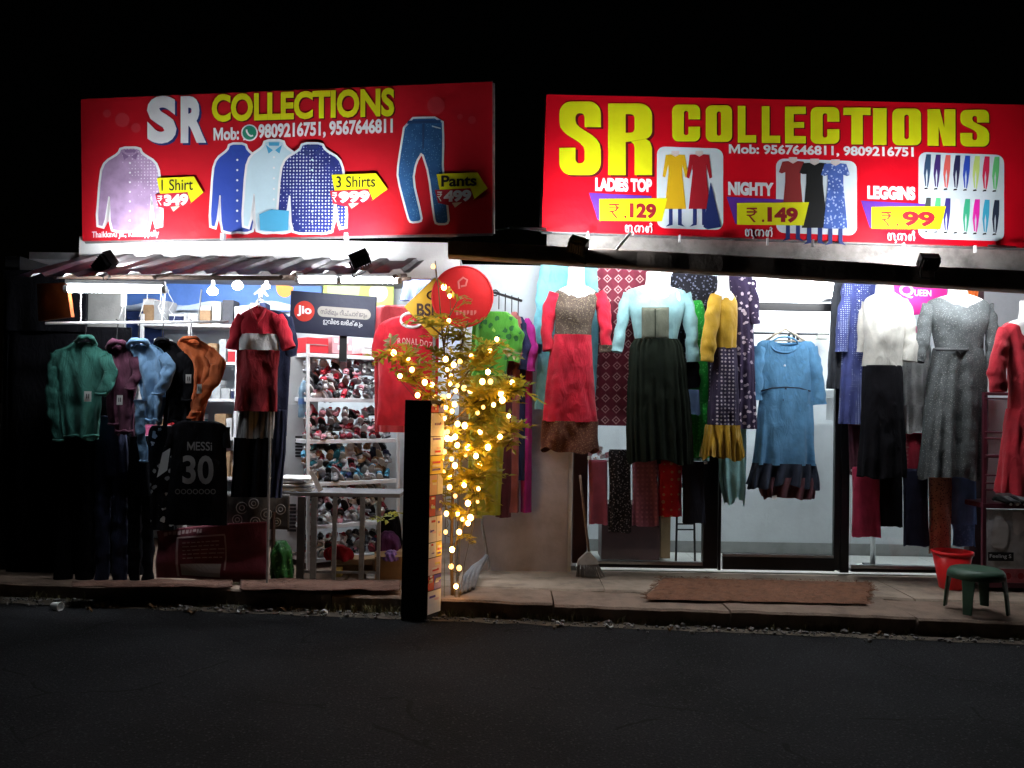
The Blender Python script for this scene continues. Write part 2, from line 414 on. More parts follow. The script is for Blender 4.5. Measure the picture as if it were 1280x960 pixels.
SKIN = surf('white_fibreglass', (.75, .74, .74), .4, .06, 5, .02)
CORR = surf('galvanised_sheet', (.4, .4, .41), .5, .4, 4, .15, 50, metal=.2)
LABELW = flat('paper_label', (.8, .8, .78))

# ------------------------------------------------------------------ ground
asp, N, L, b = newmat('asphalt')
tc = N.new('ShaderNodeTexCoord'); n1 = N.new('ShaderNodeTexNoise'); n1.inputs['Scale'].default_value = 75; n1.inputs['Detail'].default_value = 5; n1.inputs['Roughness'].default_value = .7
n0 = N.new('ShaderNodeTexNoise'); n0.inputs['Scale'].default_value = 1.3; n0.inputs['Detail'].default_value = 5
L.new(tc.outputs['Object'], n1.inputs['Vector']); L.new(tc.outputs['Object'], n0.inputs['Vector'])
r = ramp(N, [(.36, (.007, .0075, .0085, 1)), (.54, (.018, .019, .022, 1)), (.64, (.04, .041, .046, 1)), (.74, (.09, .092, .1, 1))]); L.new(n1.outputs['Fac'], r.inputs[0])
r2 = ramp(N, [(.32, (.45, .45, .45, 1)), (.5, (.9, .9, .9, 1)), (.7, (1.3, 1.3, 1.3, 1))]); L.new(n0.outputs['Fac'], r2.inputs[0])
ROADC = mixc(N, L, 1.0, r.outputs[0], r2.outputs[0], 'MULTIPLY')
vo = N.new('ShaderNodeTexVoronoi'); vo.inputs['Scale'].default_value = 48; L.new(tc.outputs['Object'], vo.inputs['Vector'])
b.inputs['Roughness'].default_value = .85; b.inputs['Specular IOR Level'].default_value = .2; bump(N, L, b, n1.outputs['Fac'], 1.0, .03)
spk = mathn(N, L, 'MULTIPLY', mathn(N, L, 'LESS_THAN', vo.outputs['Distance'], .3), mathn(N, L, 'GREATER_THAN', vo.outputs['Color'], .62))
v2 = N.new('ShaderNodeTexVoronoi'); v2.feature = 'DISTANCE_TO_EDGE'; v2.inputs['Scale'].default_value = .9; n5 = N.new('ShaderNodeTexNoise'); n5.inputs['Scale'].default_value = 3; n5.inputs['Detail'].default_value = 6
L.new(tc.outputs['Object'], n5.inputs['Vector']); L.new(mixc(N, L, .12, tc.outputs['Object'], n5.outputs['Color']), v2.inputs['Vector'])
crk = mathn(N, L, 'MULTIPLY', mathn(N, L, 'LESS_THAN', v2.outputs['Distance'], .006), mathn(N, L, 'GREATER_THAN', n5.outputs['Fac'], .52))
L.new(mixc(N, L, crk, mixc(N, L, spk, ROADC, (.048, .05, .055)), (.006, .006, .006)), b.inputs['Base Color'])
DIRT = surf('roadside_dirt', (.085, .07, .052), .95, .45, 9, .8, 70)

def roadedge(X): return 6.35 - .09 * X
g = MB().add([(-90, -60, -.02), (90, -60, -.02), (90, 120, -.02), (-90, 120, -.02)], [[0, 1, 2, 3]]).build('ground', DIRT); tag(g, kind='structure')
ro = MB().add([(-40, -12, 0), (40, -12, 0), (40, roadedge(40) + .08, 0), (-40, roadedge(-40) + .08, 0)], [[0, 1, 2, 3]]).build('road', asp); tag(ro, kind='structure')
def vg(u, v):
    X = lerp(-9, 7, u); Y = roadedge(X) + lerp(-.05, .45, v) + .04 * noise.noise(Vector((X * 5, v * 2, 0))) * (1 - v)
    return Vector((X, Y, .006 + .018 * max(0, noise.noise(Vector((X * 7, Y * 7, 3)))) * (1 if 0.1 < v else 0)))
ve = MB().grid(vg, 260, 10).build('verge', DIRT, smooth=True); tag(ve, kind='structure')

# pavement platforms in front of the two shops, cast slab by slab
def pavement(name, joints_px, py_front, py_back_y, z, mat, thick=.13):
    o = bpy.data.objects.new(name, None); COL.objects.link(o); o['kind'] = 'structure'; return o
pav = bpy.data.objects.new('pavement', None); COL.objects.link(pav); pav['kind'] = 'structure'
def slab(xa, xb, z, jag, mat, Yback, Yfront, drop=0.14, tilt=0):
    """one cast slab with an uneven front edge"""
    mb = MB(); n = 26
    top = []
    for i in range(n + 1):
        X = lerp(xa, xb, i / n); e = .03 * noise.noise(Vector((X * 6, z * 9, jag))) + .012 * noise.noise(Vector((X * 23, 2, jag)))
        Yf = Yfront(X) + e
        dz = .006 * noise.noise(Vector((X * 3, 8, jag)))
        top.append((X, Yf, z + dz + tilt))
    vs = []
    for (X, Yf, zz) in top:
        vs += [(X, Yback(X), z), (X, lerp(Yback(X), Yf, .6), z + .004 * noise.noise(Vector((X * 4, 1, 1)))), (X, Yf + .015, zz), (X, Yf, zz - .015), (X, Yf + .02 + .02 * noise.noise(Vector((X * 9, 5, jag))), z - drop)]
    fs = []
    for i in range(n):
        for k in range(4): fs.append([i * 5 + k, (i + 1) * 5 + k, (i + 1) * 5 + k + 1, i * 5 + k + 1])
    fs.append([0, 1, 2, 3, 4]); fs.append([n * 5 + k for k in (4, 3, 2, 1, 0)])
    return mb.add(vs, fs).build('slab', mat, pav)
ZP = .13
frontR = lambda X: roadedge(X) + .08
frontL = lambda X: roadedge(X) + .14
xs = [-9, -4.6, -2.35, -1.32, -.7]
for i in range(4): slab(xs[i] + .006, xs[i + 1] - .006, ZP - .01 * (i % 2), i + 1.3, SLABM, lambda X: 9.3, frontL)
xs = [-.7, .33, 1.58, 2.86, 7]
for i in range(4):  # front strip, then the floor strip behind it
    slab(xs[i] + .006, xs[i + 1] - .006, ZP - .006 * (i % 2), i + 7.7, SLABM, lambda X: 6.88 - .05 * X, frontR)
xs = [-.7, .75, 3.1, 7]
for i in range(3):
    slab(xs[i] + .003, xs[i + 1] - .003, ZP + .008, i + 17.7, CONC, lambda X: 7.62, lambda X: 6.895 - .05 * X, drop=.1)

single_floor = MB().mm((-.692, 7.625, 0), (-.44, 9.3, ZP)).build('slab', CONC, pav)
# gravel and weeds along the verge (nobody could count them)
gm = MB(); rnd = random.Random(3)
for _ in range(1500):
    X = rnd.uniform(-4.2, 4.4); Y = roadedge(X) + rnd.gauss(.06, .07); s = abs(rnd.gauss(0, .008)) + .004
    gm.sphere((X, Y, .008 + s * .3), s, 5, 3, (1, rnd.uniform(.7, 1.2), .7))
tag(gm.build('gravel', surf('gravel_stone', (.17, .16, .15), .9, .5, 40, .2)), kind='stuff')
wm = MB()
for _ in range(300):
    X = rnd.choice([rnd.uniform(-4, 4.2), rnd.uniform(-1.3, 1.4)]); Y = roadedge(X) + rnd.uniform(.06, .13)
    for k in range(rnd.randint(3, 8)):
        a = rnd.uniform(0, 6.28); h = rnd.uniform(.02, .07); l = rnd.uniform(.01, .05); w = .004
        p = Vector((X + rnd.gauss(0, .012), Y + rnd.gauss(0, .012), .01)); d = Vector((math.cos(a), math.sin(a), 0)); q = Vector((-d.y, d.x, 0)) * w
        wm.add([p - q, p + q, p + d * l * .5 + Vector((0, 0, h * .7)) + q * .7, p + d * l + Vector((0, 0, h)), p + d * l * .5 + Vector((0, 0, h * .7)) - q * .7], [[0, 1, 2, 4], [4, 2, 3]])
tag(wm.build('weeds', surf('dry_weed', (.13, .115, .05), .9, .4, 30, 0)), kind='stuff')

# ------------------------------------------------------------------ lamps
def flood(px, py, Y, nrm, up, label, power, size=(.2, .15)):
    c = W(px, py, Y); t = thing('floodlight', label, 'floodlight', c, 'floodlights aimed at the signboards')
    n = Vector(nrm).normalized(); u = Vector(up); x = u.cross(n).normalized(); u = n.cross(x)
    M = Matrix((x, u, n)).transposed(); w, h = size
    hb = MB().box(c - n * .035, (w, h, .02), M)
    for i in range(7): hb.box(c + M @ Vector((lerp(-w * .42, w * .42, i / 6), 0, -.06)), (.006, h * .9, .03), M)
    for sx, sy, dx, dy in ((0, 1, w, .008), (0, -1, w, .008), (1, 0, .008, h - .016), (-1, 0, .008, h - .016)):
        hb.box(c + M @ Vector((sx * (w / 2 - .004), sy * (h / 2 - .004), 0)), (dx, dy, .05), M)
    hb.build('housing', BLACKPL, t)
    MB().box(c + M @ Vector((0, 0, -.004)), (w - .024, h - .024, .002), M).build('lens', glow('flood_lens_%g' % power, (.93, .96, 1), power), t)
    foot = c.copy(); foot.z -= .13
    br = MB()
    for s in (-1, 1): br.tube([c + x * s * (w / 2 + .008), c + x * s * (w / 2 + .01) * .7 + Vector((0, 0, -.06)), foot + x * s * .05], .006, 6)
    br.tube([foot - x * .06, foot + x * .06], .006, 6)
    br.build('bracket', BLACKPL, t); return t
def tubelight(a, b, r, strength, label, group=None):
    a, b = Vector(a), Vector(b); t = thing('tube_light', label, 'tube light', (a + b) / 2, group)
    d = (b - a).normalized()
    MB().tube([a, b], r, 12).build('tube', glow('tube_%g' % strength, (.9, .95, 1), strength), t, smooth=True)
    MB().tube([a - d * .03, a], r * 1.15, 10).build('end_cap', WHITEPL, t); MB().tube([b, b + d * .03], r * 1.15, 10).build('end_cap', WHITEPL, t)
    up = Vector((0, 0, r * 1.9)); MB().box((a + b) / 2 + up, ((b - a).length + .04, r * 1.6, r * 1.1)).build('batten', WHITEPL, t)
    return t

# =================================================================== LEFT SHOP building
lb = thing('shop_building', 'left shop with a corrugated awning under the tilted sign, open front full of goods', 'building', W(320, 720, 8))
ceilM = surf('old_ceiling', (.42, .42, .43), .9, .3, 3, .2)
XL0, XL1 = -4.1, -.45
MB().mm((XL0, 9.0, .13), (XL1, 9.12, 2.78)).build('back_wall', PALEW, lb)
MB().mm((XL0 - .12, 7.28, .13), (XL0, 9.12, 2.72)).build('side_wall', surf('unlit_black_plaster', (.012, .012, .012), .9, .3, 4, .3), lb)  # side wall coloured near black to hold the shade of the unlit end
MB().mm((XL0, 7.42, 2.72), (XL1, 9.0, 2.78)).build('ceiling', ceilM, lb)
fp = MB(); fp.mm((-3.62, 7.3, 2.60), (-.46, 7.42, 2.9)); fp.build('fascia_wall', surf('whitewashed_fascia', (.82, .82, .81), .85, .15, 3, .2), lb)
# corrugated awning: four overlapping sheets running down towards the road
aw_x = [-3.6, -2.9, -2.2, -1.5, -.78]
def awning_sheet(xa, xb, k):
    prof = []; X = xa
    pitch = .215; nr = round((xb - xa) / pitch); p = (xb - xa) / nr
    for i in range(nr):
        for fx, fz in ((0, 0), (.5, 0), (.58, .024), (.84, .024), (.94, 0)): prof.append((xa + (i + fx) * p, fz))
    prof.append((xb + .03, .004))
    vs = []; M_ = 10
    for j in range(M_ + 1):
        t = j / M_; Y = lerp(7.3, 6.33, t)
        for x, z in prof:
            zz = lerp(2.735, 2.405 + .026 * (x + 4.5), t) + z + .003 * k % .006 + .012 * noise.noise(Vector((x * 2, Y * 2, k)))
            if j == M_: zz += .01 * noise.noise(Vector((x * 9, 1, k)))
            vs.append((x, Y, zz))
    n = len(prof)
    return MB().add(vs, [[j * n + i, j * n + i + 1, (j + 1) * n + i + 1, (j + 1) * n + i] for j in range(M_) for i in range(n - 1)])
for k in range(4): awning_sheet(aw_x[k], aw_x[k + 1], k).build('roof_sheet', CORR, lb, solid=.002)
pu = MB(); pu.tube([(-3.55, 6.85, 2.50), (-.8, 6.85, 2.53)], .018, 8); pu.build('purlin', surf('rusty_pipe', (.12, .08, .06), .7, .4, 20, .2), lb)
for x in (-3.45, -2.7, -1.75, -.9): MB().tube([(x, 7.29, 2.62), (x, 6.6, 2.44 + .02 * (x + 4.5))], .016, 8).build('rafter', MATS['rusty_pipe'], lb)

# the pier between the shops: pink below, pale blue above
pier = thing('plastered_wall', 'pink plastered wall pier between the two shops, pale blue above', 'wall', W(640, 712, 7.55))
x0, x1 = -.45, W(711, 600, 7.55).x
MB().mm((x0, 7.55, .13), (x1, 7.75, 1.52)).build('lower_wall', PINKW, pier)
MB().mm((x0, 7.552, 1.52), (x1, 7.75, 2.76)).build('upper_wall', PALEW, pier)
jm = MB()
def jf(u, v):
    z = lerp(.13, 2.76, v); return Vector((x1 + .002 + .028 * u, 7.545 + .02 * noise.noise(Vector((0, z * 4, 1))) * (1 - u), z))
jm.grid(jf, 2, 40); jm.mm((x1 + .002, 7.57, .13), (x1 + .03, 7.74, 2.76)); jm.build('jamb', surf('white_jamb', (.75, .75, .75), .8, .15, 9, .3), pier)

# =================================================================== RIGHT SHOP building
YB = 6.5
rb = thing('shop_building', 'right shop with a black framed glass front under a dark concrete beam', 'building', W(980, 715, 7.6))
# ledge beam in front, sagging to the right; slab behind it; parapet below the sign
def beam_prof(px0, px1, top0, top1, bot0, bot1, Y, d, name, mat):
    mb = MB(); n = 40; ring = []
    for i in range(n + 1):
        t = i / n; px = lerp(px0, px1, t)
        a = W(px, lerp(top0, top1, t), Y); b_ = W(px, lerp(bot0, bot1, t), Y)
        e = .008 * noise.noise(Vector((a.x * 3, 2, 0))) + .005 * noise.noise(Vector((a.x * 11, 2, 0)))
        f = .01 * noise.noise(Vector((a.x * 5, 7, 0)))
        ring += [(a.x, Y + f, a.z + e), (a.x, Y + d, a.z + e), (a.x, Y + d, b_.z - e), (a.x, Y + f + .01, b_.z - e), (a.x, Y + f, b_.z - e + .012)]
    fs = []
    for i in range(n):
        for k in range(5): fs.append([i * 5 + k, i * 5 + (k + 1) % 5, (i + 1) * 5 + (k + 1) % 5, (i + 1) * 5 + k])
    fs += [[0, 1, 2, 3, 4], [n * 5 + k for k in (4, 3, 2, 1, 0)]]
    mb.add(ring, fs).build(name, mat, rb)
beam_prof(560, 1420, 301, 346, 320, 372, YB, .14, 'ledge_beam', BEAMC)
beam_prof(684, 1420, 284, 316, 316.5, 352, 7.09, .12, 'parapet', surf('grimy_parapet', (.3, .28, .26), .9, .5, 4, .4))
sl = MB(); sl.mm((x1 + .04, 7.22, 3.0), (5.2, 8.7, 3.06)); sl.build('ceiling_slab', WHITEW, rb)
dk = MB(); a = W(565, 304, 6.5); b_ = W(1420, 349, 6.5)
rows_ = ((6.645, 0), (6.7, .055), (7.085, .11))
vs = [(p.x, y_, p.z + dz + th) for th in (0, -.012) for y_, dz in rows_ for p in (a, b_)]
dk.add(vs, [[0, 1, 3, 2], [2, 3, 5, 4], [6, 8, 9, 7], [8, 10, 11, 9], [0, 6, 7, 1], [4, 5, 11, 10], [0, 2, 8, 6], [2, 4, 10, 8], [1, 7, 9, 3], [3, 9, 11, 5]])
dk.build('ledge_deck', BEAMC, rb)
XR0 = x1 + .03; XR1 = 5.2; YG = 7.55; YBK = 8.6
MB().mm((XR0, YBK, .15), (XR1, YBK + .1, 3.0)).build('back_wall', WHITEW, rb)
MB().mm((XR0, YBK - .02, .15), (XR1, YBK - .004, .26)).build('skirting', surf('grey_skirting', (.3, .3, .29), .6, .2, 6, .1), rb)
MB().mm((XR0 - .02, 7.76, .15), (XR0 + .06, YBK - .022, 2.99)).build('side_wall', WHITEW, rb)
MB().mm((XR1, 6.9, .15), (XR1 + .1, YBK, 2.99)).build('side_wall', WHITEW, rb)
tl = thing('floor', None, None, (0, 0, 0)); tl['kind'] = 'structure'
tileM = surf('pale_floor_tile', (.5, .5, .47), .35, .12, 3, .03)
for i in range(8):
    for j in range(2):
        MB().mm((XR0 + .065 + i * .56, 7.63 + j * .47, .12), (XR0 + .065 + i * .56 + .556, 7.63 + j * .47 + .466, .15)).build('tile', tileM, tl)
# glazed front
def fr(x0_, y0_, x1_, y1_, name, mat, parent, Y=YG, d=.06): return MB().pbox(x0_, y0_, x1_, y1_, Y, d).build(name, mat, parent, bevel=.004)
GL = glassmat('clear_glass')
sf = rb
fr(718, 345, 736, 704, 'shutter_guide', surf('dark_maroon_paint', (.035, .012, .014), .5, .3, 10, .1), sf, YG - .02, .1)
fr(881, 352, 899, 711, 'door_frame', BLACKMETAL, sf, YG - .01, .09)
fr(1052, 357, 1063, 716, 'door_frame', BLACKMETAL, sf, YG - .01, .09)
fr(900, 371, 1051, 376, 'transom', STEEL, sf, YG, .05); fr(900, 378, 1051, 388, 'transom', BLACKMETAL, sf, YG - .005, .07)
dr = bpy.data.objects.new('glass_door', None); COL.objects.link(dr); dr.parent = sf; dr.location = W(975, 713, YG) - wloc(sf)
fr(1044, 390, 1051.5, 713, 'stile', BLACKMETAL, dr, YG, .05); fr(899.5, 390, 903, 713, 'stile', BLACKMETAL, dr, YG, .05)
fr(903.5, 697, 1043.5, 713, 'bottom_rail', BLACKMETAL, dr, YG, .05); fr(903.5, 693.5, 1043.5, 696.8, 'glazing_bead', STEEL, dr, YG + .005, .03)
fr(903.5, 390, 1043.5, 693, 'pane', GL, dr, YG + .02, .006)
for (xa, xb, yb) in ((737, 880, 702), (1064, 1212, 708)):
    wn_ = bpy.data.objects.new('shop_window', None); COL.objects.link(wn_); wn_.parent = sf; wn_.location = W((xa + xb) / 2, yb, YG) - wloc(sf)
    fr(xa, yb, xb, yb + 4, 'sill', STEEL, wn_, YG, .06); fr(xa, yb + 4.3, xb, yb + 8, 'sill', BLACKMETAL, wn_, YG, .06)
    fr(xa, 362, xb, yb - .5, 'pane', GL, wn_, YG + .02, .006)
fr(1213, 360, 1229, 724, 'corner_post', surf('purple_brown_paint', (.05, .022, .03), .55, .3, 10, .1), sf, YG - .05, .1)

# =================================================================== SIGNBOARDS
RED1 = flat('crimson_flex', (.6, .009, .02), .45, .1, 1.6); RED2 = flat('scarlet_flex', (.74, .002, .014), .45, .08, 1.6)
YEL = flat('yellow_ink', (.82, .78, .008)); YEL2 = flat('lemon_ink', (.84, .83, .006)); WHT = flat('white_ink', (.82, .82, .84)); NAV = flat('navy_ink', (.02, .035, .16))
DKR = flat('dark_red_ink', (.12, .004, .008)); BLK = flat('black_ink', (.012, .012, .012)); PUR = flat('purple_ink', (.12, .03, .32)); MAR = flat('maroon_ink', (.3, .01, .02))
GRN = flat('green_ink', (.02, .25, .15)); PBLU = flat('blue_ink', (.03, .08, .42)); LBLU = flat('pale_blue_ink', (.55, .72, .8)); SKY = flat('sky_ink', (.08, .4, .65))
PANELB = flat('panel_ink', (.68, .76, .8)); PINKT = flat('flesh_ink', (.72, .62, .58))
MAUVE = cloth('mauve_print', (.42, .28, .46), 'dots', (.75, .65, .78), scale=38, wr=.05, sheen=0)
NAVD = cloth('navy_dot_print', (.02, .03, .18), 'dots', (.5, .55, .75), scale=38, wr=.05, sheen=0)
DENIM = cloth('denim_print', (.03, .12, .3), 'speckle', (.1, .25, .45), scale=60, wr=.05, sheen=0)
BLUEF = cloth('blue_floral_print', (.06, .12, .4), 'floral', (.4, .5, .75), scale=40, wr=.05, sheen=0)
def signboard(corners, Ys, label, red):
    (blx, bly), (brx, bry), (tlx, tly), (trx, tr_y) = corners
    O = W(blx, bly, Ys[0]); t = thing('signboard', label, 'signboard', O)
    pl = Plane(O, W(brx, bry, Ys[1]), W(tlx, tly, Ys[2]), t)
    q = [pl.at(x, y) for x, y in ((blx, bly), (brx, bry), (trx, tr_y), (tlx, tly))]
    mb = MB(); n = pl.N * -.04
    mb.add(q + [p + n for p in q], [[0, 1, 2, 3], [7, 6, 5, 4], [0, 4, 5, 1], [1, 5, 6, 2], [2, 6, 7, 3], [3, 7, 4, 0]])
    mb.build('panel', red, t)
    fm = MB()
    for i in range(4):
        a, b_ = q[i] + n * 1.15, q[(i + 1) % 4] + n * 1.15; fm.tube([a, b_], .018, 6)
    fm.build('frame', surf('frame_pipe', (.3, .3, .3), .5, .3, 20, .1, metal=.6), t)
    return t, pl
def outline(pts, g):
    cx = sum(p[0] for p in pts) / len(pts); n = len(pts); out = []
    area = sum(pts[i][0] * pts[(i + 1) % n][1] - pts[(i + 1) % n][0] * pts[i][1] for i in range(n)); sg = 1 if area > 0 else -1
    for i in range(n):
        a, p, b_ = pts[i - 1], pts[i], pts[(i + 1) % n]
        e1 = Vector((p[0] - a[0], p[1] - a[1])); e2 = Vector((b_[0] - p[0], b_[1] - p[1]))
        if e1.length < 1e-6 or e2.length < 1e-6: out.append(p); continue
        e1.normalize(); e2.normalize(); n1 = Vector((e1.y, -e1.x)) * sg; n2 = Vector((e2.y, -e2.x)) * sg
        m_ = (n1 + n2); m_ = m_ / max(.5, m_.length_squared / 2) if m_.length > 1e-6 else n1
        out.append((p[0] + m_.x * g, p[1] + m_.y * g))
    return out
def smoothpoly(pts, it=1):
    for _ in range(it):
        q = []
        for i in range(len(pts)):
            a, b_ = pts[i], pts[(i + 1) % len(pts)]
            q += [(a[0] * .8 + b_[0] * .2, a[1] * .8 + b_[1] * .2), (a[0] * .2 + b_[0] * .8, a[1] * .2 + b_[1] * .8)]
        pts = q
    return pts
def picture(pl, pts, mat, h, name, grow=3.0, inner=()):
    pts = smoothpoly(pts); o = pl.poly(pts, mat, h + .0012, name)
    if grow: pl.poly(outline(pts, grow), WHT, h, 'white_outline')
    for k, (p, m_) in enumerate(inner): pl.poly(p, m_, h + .0022 + .0006 * k, name + '_detail')
    return o
def disc(cx, cy, r, n=20, ry=None): return [(cx + r * math.cos(2 * math.pi * i / n), cy + (ry or r) * math.sin(2 * math.pi * i / n)) for i in range(n)]
def rrect(x0, y0, x1, y1, r, sk=0): 
    p = arc(x1 - r, y1 - r, r, r, 0, 90, 5) + arc(x0 + r, y1 - r, r, r, 90, 180, 5) + arc(x0 + r, y0 + r, r, r, 180, 270, 5) + arc(x1 - r, y0 + r, r, r, 270, 360, 5)
    return [(x, y + sk * (x - x0)) for x, y in p]
RUP = [[(0, 1), (.7, 1), (.7, .9), (0, .9)], [(0, .76), (.7, .76), (.7, .66), (0, .66)], [(.22, .9), (.42, .86), (.5, .76), (.62, .76), (.56, .86), (.42, .9)], [(.5, .66), (.62, .66), (.52, .5), (.3, .42), (.2, .42), (0, .44), (0, .52), (.28, .51), (.42, .57)], [(.12, .44), (.26, .42), (.62, 0), (.46, 0)]]
def rupee(pl, x0, x1, yb, yt, mat, h):
    mb = MB()
    for i, q in enumerate(RUP): mb.add([pl.at(lerp(x0, x1, x / .7), lerp(yb, yt, y), h + i * .0003) for x, y in q], [list(range(len(q)))])
    return mb.build('rupee_mark', mat, pl.parent)

# ---- left sign
ls, pl = signboard(((103, 301), (615, 291), (101, 124), (615, 102)), (7.18, 6.88, 7.12), 'large red menswear signboard showing printed shirts and jeans, above the awning', RED1)
for dx, dy, m_, h in ((2.5, 2.5, NAV, .002), (0, 0, WHT, .0045)):
    pl.text('S', 184 + dx, 221 + dx, 180 + dy, 120.5 + dy, 179 + dy, m_, h, off=.055); pl.text('R', 226 + dx, 258 + dx, 179 + dy, 120.5 + dy, 178.5 + dy, m_, h, off=.055)
for dx, dy, m_, h in ((1.5, 1.5, DKR, .002), (0, 0, YEL, .0045)): pl.text('COLLECTIONS', 265 + dx, 493 + dx, 153 + dy, 118 + dy, 145.5 + dy, m_, h, off=.04)
pl.text('Mob:', 267, 299, 176, 160, 175, WHT, .003, off=.04)
pl.text('9809216751, 9567646811', 323, 491, 176, 155, 169, WHT, .003, off=.04)
pl.poly(disc(312, 166, 10.5), WHT, .002, 'phone_icon'); pl.poly(disc(312, 166, 8.8), GRN, .003, 'phone_icon')
pl.poly([(304, 175.5), (305.5, 168), (311, 174)], WHT, .0016, 'phone_icon')
MB().tube([pl.at(x, y, .0045) for x, y in ((308.5, 162), (308.8, 165), (311, 168.5), (314, 170.3), (316.5, 169.5))], .007, 6, flatten=.2).build('phone_icon', WHT, ls)
shirt = lambda x, y, s, w=1: [(x + a * w * s, y + b_ * s) for a, b_ in ((-.15, 0), (.15, 0), (.19, .07), (.42, .17), (.49, .3), (.55, .95), (.44, .97), (.36, .5), (.33, 1), (.18, 1.03), (0, 1.02), (-.18, 1.03), (-.33, 1), (-.36, .5), (-.46, .97), (-.57, .95), (-.5, .3), (-.42, .17), (-.19, .07))]
def shirt_detail(x, y, s, w, btn, col):
    d = [([(x - .1 * w * s, y + .01 * s), (x + .1 * w * s, y + .01 * s), (x + .09 * w * s, y + .05 * s), (x - .09 * w * s, y + .05 * s)], col),
         ([(x - .15 * w * s, y + .04 * s), (x - .02 * w * s, y + .1 * s), (x - .1 * w * s, y + .14 * s)], col), ([(x + .15 * w * s, y + .04 * s), (x + .02 * w * s, y + .1 * s), (x + .1 * w * s, y + .14 * s)], col)]
    d += [(disc(x, y + (.18 + .12 * i) * s, .013 * s, 8), btn) for i in range(7)]
    return d
picture(pl, shirt(163, 186, 100, .72), MAUVE, .002, 'shirt_picture', 3, shirt_detail(163, 186, 100, .72, WHT, flat('mauve_ink', (.25, .14, .3))))
BL1 = flat('royal_ink', (.03, .07, .4)); 
picture(pl, shirt(297, 181, 106, .56), BL1, .002, 'shirt_picture', 3, shirt_detail(297, 181, 106, .56, WHT, PBLU))
picture(pl, shirt(343, 177, 110, .62), LBLU, .006, 'shirt_picture', 3, shirt_detail(343, 177, 110, .62, WHT, SKY) + [([(325, 268), (340, 262), (362, 264), (361, 288), (343, 290), (326, 288)], SKY)])
picture(pl, shirt(391, 181, 107, .72), NAVD, .010, 'shirt_picture', 3, shirt_detail(391, 181, 107, .72, LBLU, NAV))
jeans = [(508, 149), (552, 148), (553, 175), (552, 215), (560, 274), (558, 279), (546, 279), (544, 273), (537, 217), (528, 188), (519, 203), (515, 225), (526, 272), (525, 276), (514, 277), (511, 272), (498, 222), (499, 205)]
picture(pl, jeans, DENIM, .002, 'jeans_picture', 2.6, [([(510, 151), (551, 150), (551, 154), (509, 155)], flat('dark_denim_ink', (.02, .06, .17))), ([(528, 155), (531, 155), (530, 186), (528, 186)], MATS['dark_denim_ink']), ([(540, 157), (551, 160), (551, 161.5), (540, 158.5)], LBLU)])
def tagp(x, y, w, name, price, bold, px0, h=.014):
    pl.poly([(x, y + 2), (x + w * .8, y), (x + w, y + 20), (x + w * .72, y + 34), (x + w * .62, y + 20), (x + 4, y + 22)], YEL, h, 'price_tag')
    pl.poly([(x - 2, y + 22), (x + w * .66, y + 19.5), (x + w * .74, y + 33), (x + w * .3, y + 42), (x + 2, y + 38)], flat('tag_red_ink', (.45, .01, .03)), h + .001, 'price_tag')
    pl.poly([(x + w * .3, y + 38), (x + w * .5, y + 37), (x + w * .36, y + 44)], flat('tag_peach_ink', (.8, .6, .4)), h + .002, 'price_tag')
    pl.text(name, x + 6, x + w * .78, y + 18, y + 4, y + 17, BLK, h + .002, off=.03 if bold else .006)
    rupee(pl, x + 1, x + 7, y + 36, y + 24, WHT, h + .003); pl.text(price, x + 9, x + w * .68, y + 37.5, y + 23, y + 36, WHT, h + .003, off=.055)
tagp(197, 221, 58, '1 Shirt', '349', False, 0); tagp(415, 217, 70, '3 Shirts', '999', False, 0); tagp(546, 216, 64, 'Pants', '499', True, 0)
pl.text('Thaikkavu Jn., Kunnappally', 115, 199, 299.5, 289.5, 297.5, WHT, .003, off=.02)
for k, (x, y, r_) in enumerate(((153, 150, 9), (170, 160, 6), (134, 142, 5), (545, 132, 11), (590, 150, 5), (575, 146, 3.5))): pl.poly(disc(x, y, r_), flat('pale_crimson_ink', (.6, .035, .05)), .0012 + .0002 * k, 'printed_bubble')
for x in (277, 432): MB().pbox(x - 2, 291, x + 3, 300, 6.98, .05).build('clip', WHITEMETAL, ls)

# ---- right sign
rs, pl = signboard(((677, 288), (1330, 311), (683, 118), (1330, 132)), (7.0, 7.0, 7.03), 'large scarlet womenswear signboard with printed dresses and leggings, above the glass shop front', RED2)
def heavy(ch, x0, x1, yb, yt, k=None, sh=3):
    kk = k or {}
    block_mesh(pl, ch, x0 + sh, x1 + sh, yb + sh * .7, yt + sh * .7, .002, **kk).build('lettering', DKR, rs)
    block_mesh(pl, ch, x0, x1, yb, yt, .0045, **kk).build('lettering', YEL2, rs)
heavy('S', 699, 751, 219, 127, dict(w=.6, s=.235, t=.16)); heavy('R', 760, 815, 219, 129.5, dict(w=.6, s=.24, t=.15))
for ch, xa, xb in zip('COLLECTIONS', (840, 882, 922, 952, 981, 1013, 1054, 1091, 1115, 1159, 1200), (875, 915, 945, 975, 1007, 1049, 1088, 1108, 1151, 1194, 1236)):
    y = (xa - 840) / 396 * 7; w = (xb - xa) / 46
    heavy(ch, xa, xb, 177 + y, 131 + y, dict(w=w, s=min(.33, w * .42), t=.17), 1.6)
pl.text('Mob: 9567646811, 9809216751', 911, 1142, 194, 180, 198, WHT, .003, off=.035)
